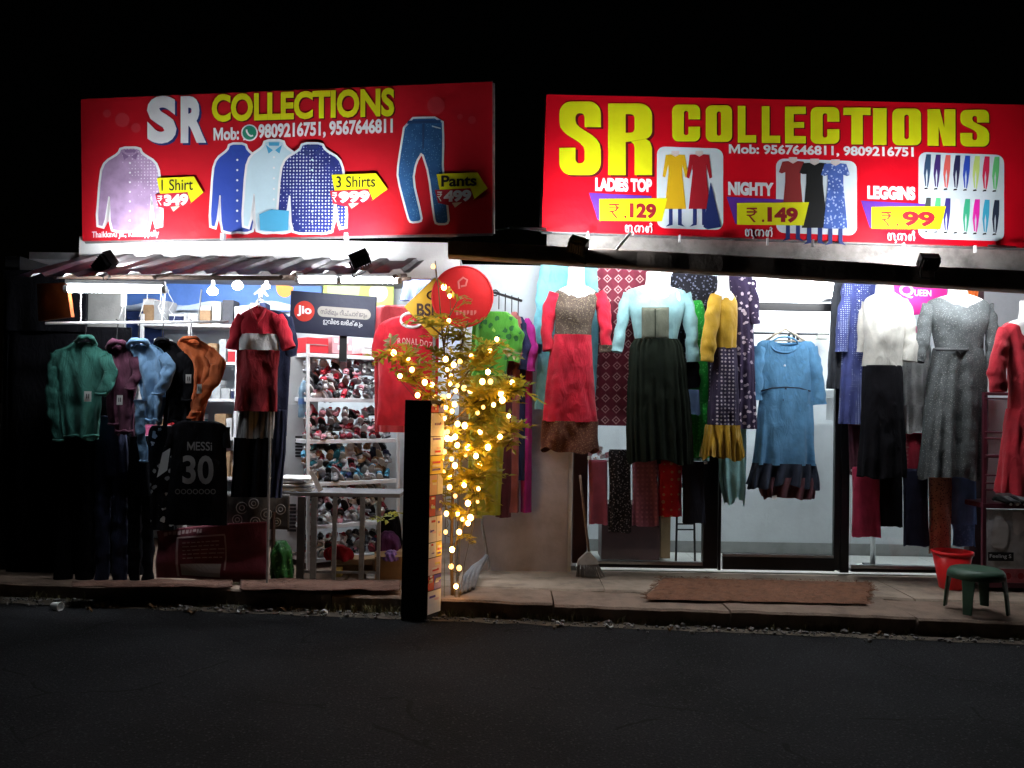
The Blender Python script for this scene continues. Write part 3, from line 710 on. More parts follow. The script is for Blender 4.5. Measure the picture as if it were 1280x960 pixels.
MUT = [[(.25, .45), (.25, .7), (.1, .78), (0, .65), (.0, .15), (.08, 0), (.3, 0), (.38, .15), (.38, .6), (.5, .75), (.7, .75), (.8, .6), (.8, .05), (.98, .0), (1.05, -.15), (.98, -.3), (.86, -.25)],
       [(1.45, 0), (1.3, .15), (1.25, .45), (1.4, .72), (1.65, .75), (1.85, .6), (1.85, .2), (1.75, 0), (1.65, .1), (1.7, .4), (1.9, .7), (2.15, .75), (2.35, .5), (2.35, .2), (2.25, 0)],
       [(2.85, 0), (2.7, .15), (2.65, .45), (2.8, .72), (3.0, .6), (3.0, .2), (2.92, 0), (2.85, .12), (2.95, .5), (3.15, .75), (3.4, .65), (3.45, .3), (3.35, 0)], [(3.3, .72), (3.45, .95), (3.3, 1.08), (3.15, .95)]]
def offer(x, y, w, name, nx, nw, price, mal, mx):
    pl.text(name, nx, nx + nw, y - 2, y - 19, y - .5, WHT, .003, off=.06)
    pl.poly([(x, y), (x + w * .8, y + 4), (x + w * .8, y + 36), (x + 11, y + 34)], PUR, .003, 'price_flash')
    pl.poly([(x + 13, y + 8), (x + w, y + 7), (x + w - 7, y + 36), (x + 13, y + 35)], YEL2, .006, 'price_flash')
    rupee(pl, x + 25, x + 38, y + 32, y + 14, MAR, .008); pl.text('.', x + 44, x + 47, y + 32, y + 28.5, y + 32, MAR, .008, off=.02); pl.text(price, x + 51, x + w - 14, y + 32, y + 13, y + 33, MAR, .008, off=.05)
    for st in MUT: MB().tube([pl.at(mx + a * 9.5, y + 49 - b_ * 11 + a * .3, .004) for a, b_ in st], .0058, 6).build('malayalam_lettering', WHT, rs)
def pic_panel(x0, y0, x1, y1): pl.poly(rrect(x0, y0, x1, y1, 10, .035), PANELB, .002, 'picture_panel')
pic_panel(821, 183, 904, 285); pic_panel(970, 198, 1071, 291); pic_panel(1148, 190, 1255, 298)
def lady(x, y, s, col, w=1.0, sl=.34, h=.004, hem=.95, skin=True):
    W_ = s * w
    if skin:
        for sg in (-1, 1): pl.poly([(x + sg * .05 * W_, y + hem * s * .95), (x + sg * .12 * W_, y + hem * s * .95), (x + sg * .12 * W_, y + s * 1.2), (x + sg * .18 * W_, y + s * 1.25), (x + sg * .05 * W_, y + s * 1.22)], NAV, h - .0008, 'leg_picture')
        pl.poly([(x - .07 * W_, y - .03 * s), (x + .07 * W_, y - .03 * s), (x + .08 * W_, y + .1 * s), (x - .08 * W_, y + .1 * s)], PINKT, h - .0012, 'skin_picture')
    pts = [(x - .08 * W_, y + .03 * s), (x, y + .07 * s), (x + .08 * W_, y + .03 * s), (x + .18 * W_, y + .04 * s), (x + .24 * W_, y + sl * s), (x + .19 * W_, y + sl * s + .02 * s), (x + .13 * W_, y + .2 * s), (x + .13 * W_, y + .35 * s), (x + .2 * W_, y + hem * s), (x - .2 * W_, y + hem * s), (x - .13 * W_, y + .35 * s), (x - .13 * W_, y + .2 * s), (x - .19 * W_, y + sl * s + .02 * s), (x - .24 * W_, y + sl * s), (x - .18 * W_, y + .04 * s)]
    pl.poly(pts, col, h, 'dress_picture')
lady(844, 191, 74, flat('ochre_ink', (.75, .45, .01)), .9, .4, .0042); lady(874, 191, 74, flat('wine_ink', (.4, .01, .02)), .9, .42, .0052)
pl.poly([(888, 228), (891, 240), (901, 284), (884, 287), (879, 284)], NAV, .0064, 'scarf_picture')
lady(991, 199, 82, flat('brick_ink', (.28, .03, .03)), .9, .2, .0042, 1.0); lady(1018, 201, 84, BLK, .95, .18, .0054, 1.0); lady(1044, 202, 84, BLUEF, .9, .2, .0064, 1.0)
lgc = [(.03, .07, .14), (.05, .02, .15), (.75, .12, .1), (.02, .02, .08), (.03, .08, .5), (.6, .75, .2), (.7, .02, .08), (.15, .6, .2), (.05, .06, .06), (.1, .5, .2), (.04, .03, .2), (.75, .75, .75), (.05, .45, .25), (.8, .02, .4), (.05, .4, .6), (.02, .03, .06)]
for i in range(16):
    c, rr_ = i % 8, i // 8; x = 1160 + c * 12.2 + (0 if rr_ == 0 else 0); y = 193 + rr_ * 54 + c * .45
    pts = [(x - 2.5, y), (x + 3.5, y + .2), (x + 3, y + 18), (x + 1, y + 34), (x - .4, y + 41), (x - 1.6, y + 41), (x - .8, y + 26), (x - 1.6, y + 18), (x - 3, y + 26), (x - 2.4, y + 40), (x - 3.8, y + 40), (x - 5.6, y + 24), (x - 4.6, y + 12)]
    pl.poly(pts, flat('legging_ink_%d' % i, lgc[i]), .0042, 'leggings_picture')
    pl.poly([(x - 4.5, y + 42), (x - 1, y + 41.5), (x - .5, y + 43.5), (x - 5.5, y + 44)], BLK, .0042, 'shoe_picture')
offer(736, 241, 98, 'LADIES TOP', 744, 71, '129', '', 782); offer(908, 246, 103, 'NIGHTY', 910, 57, '149', '', 932); offer(1076, 251, 106, 'LEGGINS', 1084, 60, '99', '', 1110)
for x in (735, 850, 960, 1017, 1130, 1220): MB().pbox(x - 1, 287 + (x - 677) * .036, x + 1, 296 + (x - 677) * .036, 6.8, .03).build('clip', WHITEMETAL, rs)
for (xa, ya, xb, yb_) in ((640, 285, 683, 286), (1235, 307, 1270, 309)):  # stay rods
    single(MB().tube([W(xa, ya, 6.85), W(xb, yb_, 6.85)], .008, 6), 'stay_rod', STEEL, 'thin steel stay rod between the two signboards' if xa < 700 else 'pale steel rod under the right end of the scarlet signboard', 'rod')
single(MB().tube([W(788, 291, 6.75), W(764, 320, 6.53)], .012, 6), 'strut', surf('grey_pipe', (.35, .34, .33), .6, .3, 20, .1), 'slanting grey pipe strut under the scarlet signboard beside its left floodlight', 'strut')

# floodlights standing on the awning and on the ledge
flood(134, 329, 6.6, (.45, .8, .38), (-.4, .0, .6), 'thin black floodlight seen edge on, at the left end of the awning', 620, (.18, .115))
flood(449, 322, 6.62, (-.45, .52, .7), (.1, .8, -.5), 'black floodlight in the middle of the awning under the menswear signboard', 980, (.14, .095))
flood(724, 305, 6.47, (.45, .6, .66), (0, .66, -.6), 'black floodlight on the dark ledge under the left end of the scarlet signboard', 1050, (.135, .1))
flood(1160, 326, 6.47, (.05, .75, .66), (0, .66, -.75), 'black floodlight on the dark ledge under the leggings picture', 1050, (.135, .1))

# tube lights
TB = 150
tubelight(W(86, 361, 6.6), W(203, 362, 6.6), .026, 70, 'long bright tube light hanging under the left end of the awning')
tubelight(W(374, 350, 6.72), W(421, 350, 6.72), .02, 105, 'short bright tube light left of its twin above the dark phone sign')
tubelight(W(427, 350, 6.72), W(497, 351, 6.72), .02, 105, 'longer bright tube light right of its twin above the dark phone sign')
def beam_bot(px): return lerp(320, 372, (px - 560) / 860)
tubelight(W(592, beam_bot(592) - 8, 6.85), W(880, beam_bot(880) - 8, 6.85), .014, TB, 'tube light under the slab above the red dress mannequin', 'tube lights behind the dark beam')
tubelight(W(935, beam_bot(935) - 8, 6.85), W(1262, beam_bot(1262) - 8, 6.85), .014, TB, 'tube light under the slab above the grey dress mannequin', 'tube lights behind the dark beam')
tubelight(W(945, 362, 8.5), W(1056, 366, 8.5), .018, 260, 'tube light on the inside back wall seen above the glass door')
tubelight((1.0, 8.1, 2.9), (1.9, 8.1, 2.9), .018, 260, 'tube light inside the shop ceiling behind the patterned maroon dress')
tubelight((-3.0, 7.48, 2.685), (-2.1, 7.48, 2.685), .02, 260, 'added unseen tube light high inside the left shop above the back wall shelving'); tubelight((-1.75, 7.48, 2.69), (-.7, 7.48, 2.69), .02, 260, 'added unseen tube light high inside the left shop above the shoe rack')  # two unseen tubes added as fill for the left interior
tubelight((2.6, 8.15, 2.9), (3.6, 8.15, 2.9), .018, 260, 'added unseen tube light inside the shop ceiling behind the cream mannequin')  # extra ceiling tube added to brighten the white interior
def bulb(px, py, Y, label, r=.045):
    c = W(px, py, Y); t = thing('light_bulb', label, 'light bulb', c, 'round bulbs under the awning')
    MB().sphere(c, r, 14, 10, (1, 1, .8)).build('globe', glow('bulb_glow', (.92, .96, 1), 130), t, smooth=True)
    MB().tube([c + Vector((0, 0, r * .7)), c + Vector((0, 0, r + .05))], .016, 10).build('socket', WHITEPL, t); 
    MB().tube([c + Vector((0, 0, r + .05)), c + Vector((.01, 0, r + .13))], .004, 5).build('cord', WHITEPL, t)
bulb(266, 364, 7.8, 'round white bulb just left of the red polo shirt hook'); bulb(297, 357, 7.5, 'largest round white bulb above the red polo shirt'); bulb(333, 358, 7.9, 'round white bulb between the red polo shirt and the dark phone sign', .03)

# =================================================================== LEFT SHOP stock
C_ = {}
def hang(name, label, cat, Y, loc, group=None): return thing(name, label, cat, W(loc[0], loc[1], Y), group)
rl = thing('hanging_rail', 'thin white hanging rail over the row of hooded jackets', 'rail', W(170, 404, 6.85))
MB().tube([W(57, 404, 6.85), W(285, 402, 6.85)], .011, 8).build('pole', WHITEMETAL, rl)
cm = MB()
for i in range(11):
    a = W(101 + .3 * math.sin(i), 364 + i * 3.7, 6.85); cm.sphere(a, .008, 6, 4, (1, 1, 1.7))
cm.build('chain', WHITEPL, rl)
for x in (207, 252): MB().tube([W(x, 362, 6.88), W(x - 2, 380, 6.86), W(x - 5, 404, 6.85)], .006, 5).build('cord', WHITEPL, rl)
# loops of white flex under the long tube
rnd = random.Random(31)
for k in range(4):
    x = 190 + k * 7; q = [(x, 362)]
    for i in range(5): q.append((q[-1][0] + rnd.uniform(-6, 9), q[-1][1] + rnd.uniform(2, 12)))
    single(MB().tube([W(a_, b_, 6.9) for a_, b_ in q], .0025, 5), 'cable', WHITEPL, 'thin crumpled white flex at the right end of the long tube light', 'cable', 'white flex by the long tube', smooth=True)
single(MB().tube([W(155, 366, 6.9), W(154, 384, 6.9), W(148, 400, 6.9)], .004, 5), 'cable', WHITEPL, 'short white flex behind the dangling white plug holder', 'cable', smooth=True)
single(MB().pbox(151, 366, 157, 383, 6.9, .03), 'plug', WHITEPL, 'white plug holder dangling beside the grey panel', 'plug', bevel=.006)

def hoodie(label, Y, body, sleeves, hood, mat, seed, cuff=None, tagp_=None, hng=True):
    xs_ = [r_[1] for r_ in body] + [r_[2] for r_ in body]; t = hang('hooded_jacket', label, 'jacket', Y, ((min(xs_) + max(xs_)) / 2, body[-1][0]), 'jackets on the white rail')
    drape(body, Y, lambda v: lerp(.016, .03, v), seed, (.008, .024), 6, m=60, n=96, hem=.016, wr=.012, cr=.016).build('body', mat, t, smooth=True)
    e = body[-1]; MB().tube([W(lerp(e[1], e[2], i / 12), e[0] - 3 + math.sin(i + seed), Y - .05 * math.sin(math.pi * (.12 + .76 * i / 12))) for i in range(13)], .009, 6).build('hem_band', mat, t, smooth=True)
    for k, s_ in enumerate(sleeves): MB().tube([W(s_[-1][0] - s_[-1][3], s_[-1][1], Y + s_[-1][2] - .015), W(s_[-1][0], s_[-1][1] + 1, Y + s_[-1][2] - .03), W(s_[-1][0] + s_[-1][3], s_[-1][1], Y + s_[-1][2] - .015)], .01, 6).build('cuff', mat, t, smooth=True)
    for k, s_ in enumerate(sleeves): sleeve(s_, Y, seed + k, wr=.016, n=26, m=40, fl=.32).build('sleeve', mat, t, smooth=True)
    hx, hy, hw, hh = hood; mb = MB(); n = 18
    ring = [W(hx + hw * math.cos(a), hy + hh * math.sin(a) * .8, Y + .06 * math.sin(a)) for a in [2 * math.pi * i / n for i in range(n + 1)]]
    mb.tube(ring, [hh * .42 * Y / F * (1 + .25 * math.sin(i * 1.7)) for i in range(n + 1)], 10)
    mb.v = [v + Vector((noise.noise(v * 20), noise.noise(v * 20 + Vector((3, 3, 3))), noise.noise(v * 18))) * .012 for v in mb.v]
    mb.build('hood', mat, t, smooth=True)
    if tagp_:
        tm = MB().pbox(tagp_[0], tagp_[1], tagp_[0] + tagp_[2], tagp_[1] + tagp_[3], Y - .12, .002); g_ = tm.build('price_tag', LABELW, t)
        tm = MB(); x, y, w, h = tagp_
        for dx in (.3, .6): tm.pbox(x + w * dx, y + h * .25, x + w * (dx + .12), y + h * .7, Y - .124, .002)
        tm.build('print_mark', BLACKPL, g_)
    if hng:
        hk = MB().tube([W(hx, hy - 2, Y), W(hx, hy - 14, Y), W(hx + 2, 401, Y), W(hx - 1, 399, Y)], .004, 6); hk.build('hanger_hook', BLACKPL, t)
    return t
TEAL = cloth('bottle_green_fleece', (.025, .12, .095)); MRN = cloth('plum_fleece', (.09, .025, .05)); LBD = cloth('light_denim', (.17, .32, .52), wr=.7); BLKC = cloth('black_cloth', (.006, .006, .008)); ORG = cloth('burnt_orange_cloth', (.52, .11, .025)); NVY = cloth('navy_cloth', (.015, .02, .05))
hoodie('bottle green hooded jacket, leftmost on the white rail', 6.86, [(428, 92, 116), (434, 82, 124), (439, 68, 134), (450, 66, 136), (480, 70, 128), (515, 76, 126), (548, 80, 124)], [[(71, 442, 0, 7), (66, 470, 0, 9), (66, 510, 0, 9), (73, 550, 0, 7)], [(132, 445, -.02, 8), (138, 465, -.04, 8), (134, 482, -.06, 8), (126, 492, -.06, 7)]], (107, 428, 11, 8), TEAL, 1, tagp_=(105, 489, 9, 13))
hoodie('plum hooded jacket between the green and the light denim ones', 6.88, [(432, 142, 162), (438, 137, 169), (446, 134, 172), (470, 138, 172), (500, 142, 168), (542, 144, 166)], [[(137, 446, 0, 7), (139, 480, 0, 8), (142, 530, 0, 7)], [(168, 447, -.02, 7), (172, 470, -.03, 7), (163, 486, -.04, 7)]], (146, 434, 10, 9), MRN, 5, tagp_=(146, 494, 7, 12))
hoodie('light blue denim jacket with a bunched hood on the white rail', 6.86, [(430, 170, 190), (436, 164, 202), (446, 168, 208), (470, 172, 210), (500, 178, 206), (528, 178, 200)], [[(203, 444, -.02, 7), (212, 458, -.04, 8), (206, 478, -.05, 8), (196, 492, -.05, 6)], [(176, 500, -.04, 8), (176, 540, -.03, 6), (180, 576, -.02, 5)]], (173, 432, 12, 9), LBD, 9)
hoodie('black hooded jacket between the denim and the orange ones', 6.88, [(426, 198, 214), (432, 192, 226), (446, 200, 238), (480, 206, 242), (530, 206, 238)], [[(226, 440, -.02, 7), (238, 462, -.03, 8), (234, 500, -.03, 7)]], (203, 430, 9, 7), BLKC, 13, tagp_=(232, 468, 7, 11))
hoodie('burnt orange jacket with a knotted sleeve, rightmost on the white rail', 6.86, [(424, 226, 248), (430, 222, 260), (442, 230, 270), (465, 238, 272), (490, 240, 264), (510, 238, 258), (532, 240, 254)], [[(262, 440, -.02, 8), (274, 455, -.05, 8), (268, 475, -.06, 8), (252, 492, -.06, 7), (246, 515, -.05, 5)], [(262, 460, -.04, 7), (256, 490, -.06, 7), (240, 522, -.05, 6)]], (238, 426, 11, 5), ORG, 17, tagp_=(246, 480, 6, 12))
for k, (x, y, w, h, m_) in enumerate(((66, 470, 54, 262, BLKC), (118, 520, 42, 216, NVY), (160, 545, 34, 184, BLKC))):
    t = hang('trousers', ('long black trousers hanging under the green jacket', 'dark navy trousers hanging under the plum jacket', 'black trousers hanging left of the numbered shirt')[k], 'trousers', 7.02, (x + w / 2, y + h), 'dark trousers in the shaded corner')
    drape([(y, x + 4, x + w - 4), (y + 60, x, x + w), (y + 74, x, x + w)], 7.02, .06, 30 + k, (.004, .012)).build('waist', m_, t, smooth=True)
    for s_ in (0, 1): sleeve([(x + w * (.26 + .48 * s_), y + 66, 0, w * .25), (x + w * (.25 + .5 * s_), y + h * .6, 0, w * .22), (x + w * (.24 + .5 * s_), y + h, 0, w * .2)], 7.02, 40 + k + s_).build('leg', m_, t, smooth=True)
single(drape([(408, 10, 164), (480, 8, 166), (738, 8, 190)], 7.25, .02, 4, (.01, .03), 9), 'shade_sheet', BLKC, 'added black sheet standing for the unlit left corner behind the jackets', 'cloth', smooth=True)  # dark sheet added where the corner behind the jackets is only unlit
t = hang('printed_shirt', 'black shirt with scattered white print, left of the numbered shirt', 'shirt', 6.95, (204, 660))
drape([(532, 190, 214), (540, 186, 220), (610, 188, 220), (662, 188, 220)], 6.95, .04, 61, (.004, .014)).build('body', cloth('sparse_white_print', (.012, .012, .014), 'floral', (.6, .6, .6), scale=15), t, smooth=True)
MB().add([W(x, y, 6.88) for x, y in ((203, 566), (213, 560), (209, 588), (196, 597))], [[0, 1, 2, 3]]).build('paper_label', LABELW, t)

single(drape([(338, 4, 106), (370, 4, 108), (414, 5, 109)], 7.2, .015, 14, (.006, .016), 9), 'shade_sheet', BLKC, 'small added black sheet standing for the darkness behind the orange signboard', 'cloth', smooth=True)  # second dark sheet, added to stand for darkness over the grey side wall
# numbered football shirt
t = hang('football_shirt', 'black sleeveless football shirt lettered with a large number 30', 'shirt', 6.8, (246, 655))
drape([(526, 228, 270), (530, 217, 280), (538, 213, 284), (560, 214, 283), (600, 212, 284), (656, 206, 284)], 6.8, .03, 21, (.002, .006), 5, wr=.003).build('body', BLKC, t, smooth=True)
for x in (215, 282): sleeve([(x, 534, 0, 5), (x + (x - 248) * .06, 560, 0, 5)], 6.8, 2).build('sleeve_cap', BLKC, t, smooth=True)
pl = Plane(W(206, 656, 6.752), W(284, 656, 6.752), W(206, 530, 6.752), t); GREYP = flat('grey_vinyl', (.36, .36, .37)); DGREY = flat('dim_grey_vinyl', (.2, .2, .2))
pl.text('MESSi', 234, 265, 563, 552, 563.5, GREYP, 0, off=.01)
pl.text('30', 228, 267, 605, 569, 605.5, GREYP, 0, off=.025)
for i in range(7): 
    c = (222 + i * 7.4, 614.5); A = disc(c[0], c[1], 3.4, 12); B = disc(c[0], c[1], 2.2, 12); mb = MB()
    for q in strip(A + A[:1], B + B[:1]): mb.add([pl.at(x, y) for x, y in q], [[0, 1, 2, 3]])
    mb.build('ring_print', DGREY, t)
# polo shirt
REDC = cloth('red_pique', (.5, .012, .03)); BURG_SHADED = cloth('shaded_burgundy_pique', (.22, .008, .015)); WHTC = cloth('white_cotton', (.75, .73, .73))  # burgundy block of the polo, with the shade below its stripe mixed in
t = hang('polo_shirt', 'red polo shirt with a white chest stripe and shaded burgundy lower half', 'shirt', 6.82, (322, 514))
yy = 6.82; fl_ = dict(fold=(.004, .012), nf=5, wr=.006, cr=.012)
drape([(386, 314, 332), (389, 308, 340), (393, 302, 348), (402, 299, 350), (418, 299, 349)], yy, lambda v: lerp(.03, .06, v), 3, **fl_).build('yoke', REDC, t, smooth=True)
drape([(417.5, 298.5, 349.5), (428, 298, 349.5), (438, 297.5, 349)], yy, .063, 3, (.008, .012), 5, m=12, top=False).build('chest_stripe', WHTC, t, smooth=True)
drape([(437.5, 297.5, 349), (470, 295.5, 348), (514, 293, 347)], yy, .062, 3, (.012, .022), 5, top=False, cr=.015).build('lower_body', BURG_SHADED, t, smooth=True)
sleeve([(305, 396, 0, 9), (298, 410, 0, 10), (292, 437, -.01, 8.5)], yy, 3).build('sleeve', REDC, t, smooth=True); sleeve([(345, 396, 0, 9), (353, 412, 0, 10), (361, 436, -.01, 8.5)], yy, 4).build('sleeve', REDC, t, smooth=True)
MB().tube([W(314, 388, yy - .02), W(318, 396, yy - .055), W(322, 402, yy - .07), W(327, 396, yy - .06), W(332, 387, yy - .02), W(323, 383, yy + .03), W(314, 388, yy - .02)], .014, 8).build('collar', REDC, t, smooth=True)
bm_ = MB()
for y in (404, 411): bm_.sphere(W(322, y, yy - .062), .005, 6, 4)
bm_.build('button', BURG_SHADED, t)
MB().tube([W(323, 384, yy), W(323, 374, yy), W(326, 371, yy), W(328, 374, yy)], .004, 6).build('hanger_hook', STEEL, t)
t = hang('navy_shirt', 'dark navy shirt hanging just behind the red polo shirt', 'shirt', 6.98, (352, 545))
drape([(388, 330, 348), (394, 322, 360), (430, 326, 364), (545, 330, 358)], 6.98, .05, 8).build('body', NVY, t, smooth=True); sleeve([(356, 398, 0, 8), (362, 420, 0, 9), (364, 446, 0, 8)], 6.98, 8).build('sleeve', NVY, t, smooth=True)
t = hang('striped_trousers', 'grey and black trousers hanging below the red polo shirt', 'trousers', 6.84, (316, 620)); GST = cloth('grey_stripe', (.32, .31, .31), 'stripe', (.12, .12, .12), scale=22)
drape([(512, 300, 344), (530, 297, 343), (548, 295, 341)], 6.84, .04, 33, (.006, .01)).build('upper', GST, t, smooth=True)
for s_ in (0, 1): drape([(547, 293 + 23 * s_, 318 + 23 * s_), (580, 292 + 23 * s_, 316 + 22 * s_), (621, 290 + 23 * s_, 314 + 22 * s_)], 6.84, .04, 34 + s_, (.006, .01), top=False).build('leg', BLKC, t, smooth=True)
single(drape([(512, 344, 358), (540, 342, 358), (622, 338, 352)], 6.9, .03, 36), 'navy_trousers', NVY, 'slim navy trousers hanging right of the grey and black ones', 'trousers', smooth=True)
single(MB().tube([W(338, 515, 6.8), W(334, 728, 6.8)], .01, 8), 'display_pole', surf('grey_painted_pole', (.3, .29, .28), .5, .3, 20, .1), 'thin grey upright pole right of the black trousers', 'pole')
single(MB().tube([W(342, 640, 7.0), W(341, 730, 7.0)], .016, 8), 'dark_pole', DARKWOOD, 'short dark post between the maroon banner and the green bag', 'post')

# cabinet, wall shelves and boxes behind
cb = thing('cabinet', 'pale grey cabinet side beside the shoe rack with a hanging bottle', 'cabinet', W(364, 690, 7.7))
MB().pbox(343, 436, 381, 690, 7.7, .5).build('carcass', surf('pale_grey_laminate', (.55, .56, .56), .5, .1, 5, .05), cb, bevel=.006)
MB().pbox(345, 505, 379, 690, 7.685, .014).build('door', surf('grey_laminate', (.5, .51, .52), .5, .12, 5, .05), cb, bevel=.003)
mk = MB()
for i in range(7): mk.pbox(369, 545 + i * 4, 378, 547.5 + i * 4, 7.68, .004)
mk.build('sticker', BLACKPL, cb)
mk = MB()
for i in range(8): mk.pbox(359, 630 + i * 4.5, 370, 633 + i * 4.5, 7.68, .004)
mk.build('sticker', BLACKPL, cb)
bt = thing('water_bottle', 'clear blue plastic water bottle hanging on the pale cabinet', 'bottle', W(380, 522, 7.6))
PETM = surf('blue_pet', (.22, .34, .45), .15, .2, 30, .1, spec=.8); o = W(380, 522, 7.6)
MB().lathe([(.045, 0), (.052, .01), (.05, .07), (.046, .09), (.052, .11), (.05, .17), (.047, .19), (.052, .21), (.05, .25), (.03, .30), (.018, .32)], o, 16).build('body', PETM, bt, smooth=True)
MB().lathe([(.02, .322), (.02, .345)], o, 12).build('cap', WHITEPL, bt); MB().lathe([(.0525, .115), (.0525, .165)], o, 16, cap=False).build('label', flat('bottle_label', (.1, .2, .45)), bt)
ws = thing('wall_shelf', 'white shelving along the back wall packed with boxes and folded goods', 'shelf', W(250, 690, 8.5))
SHY = (405, 452, 498, 546, 596, 646)
for y in SHY: MB().pbox(172, y, 352, y + 3.5, 8.45, .45).build('board', WHITEMETAL, ws)
for x in (172, 232, 292, 349): MB().pbox(x, 392, x + 3, 690, 8.44, .04).build('upright', WHITEMETAL, ws)
BOXC = {'white': (.7, .7, .7), 'dark grey': (.06, .06, .07), 'pale grey': (.4, .41, .42), 'red': (.45, .02, .03), 'pink': (.55, .12, .25), 'teal': (.05, .2, .22), 'navy': (.02, .03, .09), 'tan': (.35, .22, .12)}
ORD = ('top', 'second', 'third', 'fourth', 'fifth', 'lowest')
rnd = random.Random(11); bmx = {}
def carton(w, h, d):
    k = (round(w, 2), round(h, 2), round(d, 2))
    if k not in bmx:
        mb = MB().box((0, 0, h / 2), (w, d, h)); me = bpy.data.meshes.new('carton'); me.from_pydata(mb.v, [], mb.f); me.materials.append(WHITEPL)
        lid = MB().box((0, 0, h * .86), (w + .006, d + .006, h * .22)); ml = bpy.data.meshes.new('lid'); ml.from_pydata(lid.v, [], lid.f); ml.materials.append(WHITEPL)
        bmx[k] = (me, ml)
    return bmx[k]
def put(name, me, mat, loc, rz=0, parent=None):
    o = bpy.data.objects.new(name, me); COL.objects.link(o); o.location = loc; o.rotation_euler = (0, 0, rz); o.parent = parent
    o.material_slots[0].link = 'OBJECT'; o.material_slots[0].material = mat; return o
for si, y in enumerate(SHY):
    cnt_ = 0; X = W(176, y, 8.45).x; Xe = W(348, y, 8.45).x; z = W(262, y, 8.45).z
    while X < Xe - .08:
        w = rnd.choice((.05, .06, .08, .1, .13)); h = rnd.choice((.1, .14, .18, .22, .24)); d = .2; cn = rnd.choice(list(BOXC)); me, ml = carton(w, h, d)
        m_ = surf('carton_' + cn.replace(' ', '_'), BOXC[cn], .7, .2, 20, .1)
        if X + w > Xe: break
        o = put('carton', me, m_, (X + w / 2, 8.6, z), rnd.uniform(-.06, .06)); nm = '%s carton, %s from the left on the %s board of the back wall shelving' % (cn, ('first', 'second', 'third', 'fourth', 'fifth', 'sixth', 'seventh', 'eighth', 'ninth', 'tenth', 'eleventh', 'twelfth', 'thirteenth', 'fourteenth', 'fifteenth', 'sixteenth', 'seventeenth', 'eighteenth', 'nineteenth', 'twentieth', 'twenty first', 'twenty second', 'twenty third', 'twenty fourth', 'twenty fifth')[cnt_], ORD[si]); cnt_ += 1
        tag(o, nm, 'carton', 'cartons on the back wall shelving'); put('lid', ml, surf('carton_' + rnd.choice(['white', cn.replace(' ', '_')]), BOXC['white'], .7, .2, 20, .1), (0, 0, 0), 0, o)
        X += w + rnd.uniform(.004, .03)
# banners and posters on the back wall
t = hang('banner', 'blue sports banner with a white batsman on the back wall', 'banner', 8.92, (280, 388)); BLB = flat('blue_banner', (.09, .2, .55), var=.2)
MB().pbox(140, 340, 402, 388, 8.92, .012).build('sheet', BLB, t); pl = Plane(W(140, 388, 8.915), W(402, 388, 8.915), W(140, 340, 8.915), t)
for q in ([(325, 360), (330, 358), (332, 364), (336, 370), (334, 371), (329, 367), (328, 373), (333, 380), (330, 381), (325, 375), (321, 381), (318, 380), (323, 372), (323, 366), (318, 369), (317, 367)],): pl.poly(q, WHT, 0, 'figure_print')
pl.poly(disc(328, 356.5, 2.4, 10), WHT, 0, 'figure_print'); 
wv = [(140 + i * 8, 379 + 3 * math.sin(i * .7)) for i in range(34)]; pl.poly(wv + [(402, 388), (140, 388)], flat('pale_wave_ink', (.55, .65, .8)), 0, 'wave_print')
pl.poly([(346, 352)] + [(356 + 11 * math.cos(a), 359 + 13 * math.sin(a)) for a in [R(x) for x in range(180, -10, -20)]], flat('orange_ink', (.75, .3, .05)), .002, 'ball_print')
single(MB().pbox(158, 389, 204, 432, 8.9, .02), 'blue_panel', flat('deep_blue_panel', (.05, .1, .33)), 'deep blue panel under the sports banner behind the jackets', 'panel')
t = hang('poster', 'yellow green poster under the ceiling right of the sports banner', 'poster', 8.85, (440, 386)); MB().pbox(404, 345, 492, 386, 8.85, .012).build('sheet', flat('lime_poster', (.5, .6, .12)), t)
pl = Plane(W(404, 386, 8.845), W(492, 386, 8.845), W(404, 345, 8.845), t); pl.poly([(408, 350), (452, 350), (446, 382), (410, 382)], flat('pale_lime', (.62, .7, .3)), 0, 'poster_print'); pl.poly(disc(473, 366, 12), flat('cream_ink', (.7, .7, .5)), 0, 'poster_print')
single(MB().pbox(110, 362, 156, 414, 7.6, .02), 'fibre_panel', surf('pale_fibre_board', (.5, .5, .48), .8, .2, 6, .2), 'pale grey board behind the white rail left of the blue banner', 'board')
t = hang('signboard', 'small orange signboard under the dark left end of the awning', 'signboard', 6.6, (70, 398))
MB().add([W(x, y, Y) for x, y, Y in ((48, 401, 6.85), (89, 396, 6.62), (83, 353, 6.62), (46, 355, 6.85))] + [W(x, y, Y) + Vector((0.01, .03, 0)) for x, y, Y in ((48, 401, 6.85), (89, 396, 6.62), (83, 353, 6.62), (46, 355, 6.85))], [[0, 1, 2, 3], [7, 6, 5, 4], [0, 4, 5, 1], [1, 5, 6, 2], [2, 6, 7, 3], [3, 7, 4, 0]]).build('panel', flat('orange_panel', (.5, .1, .02), var=.25), t)

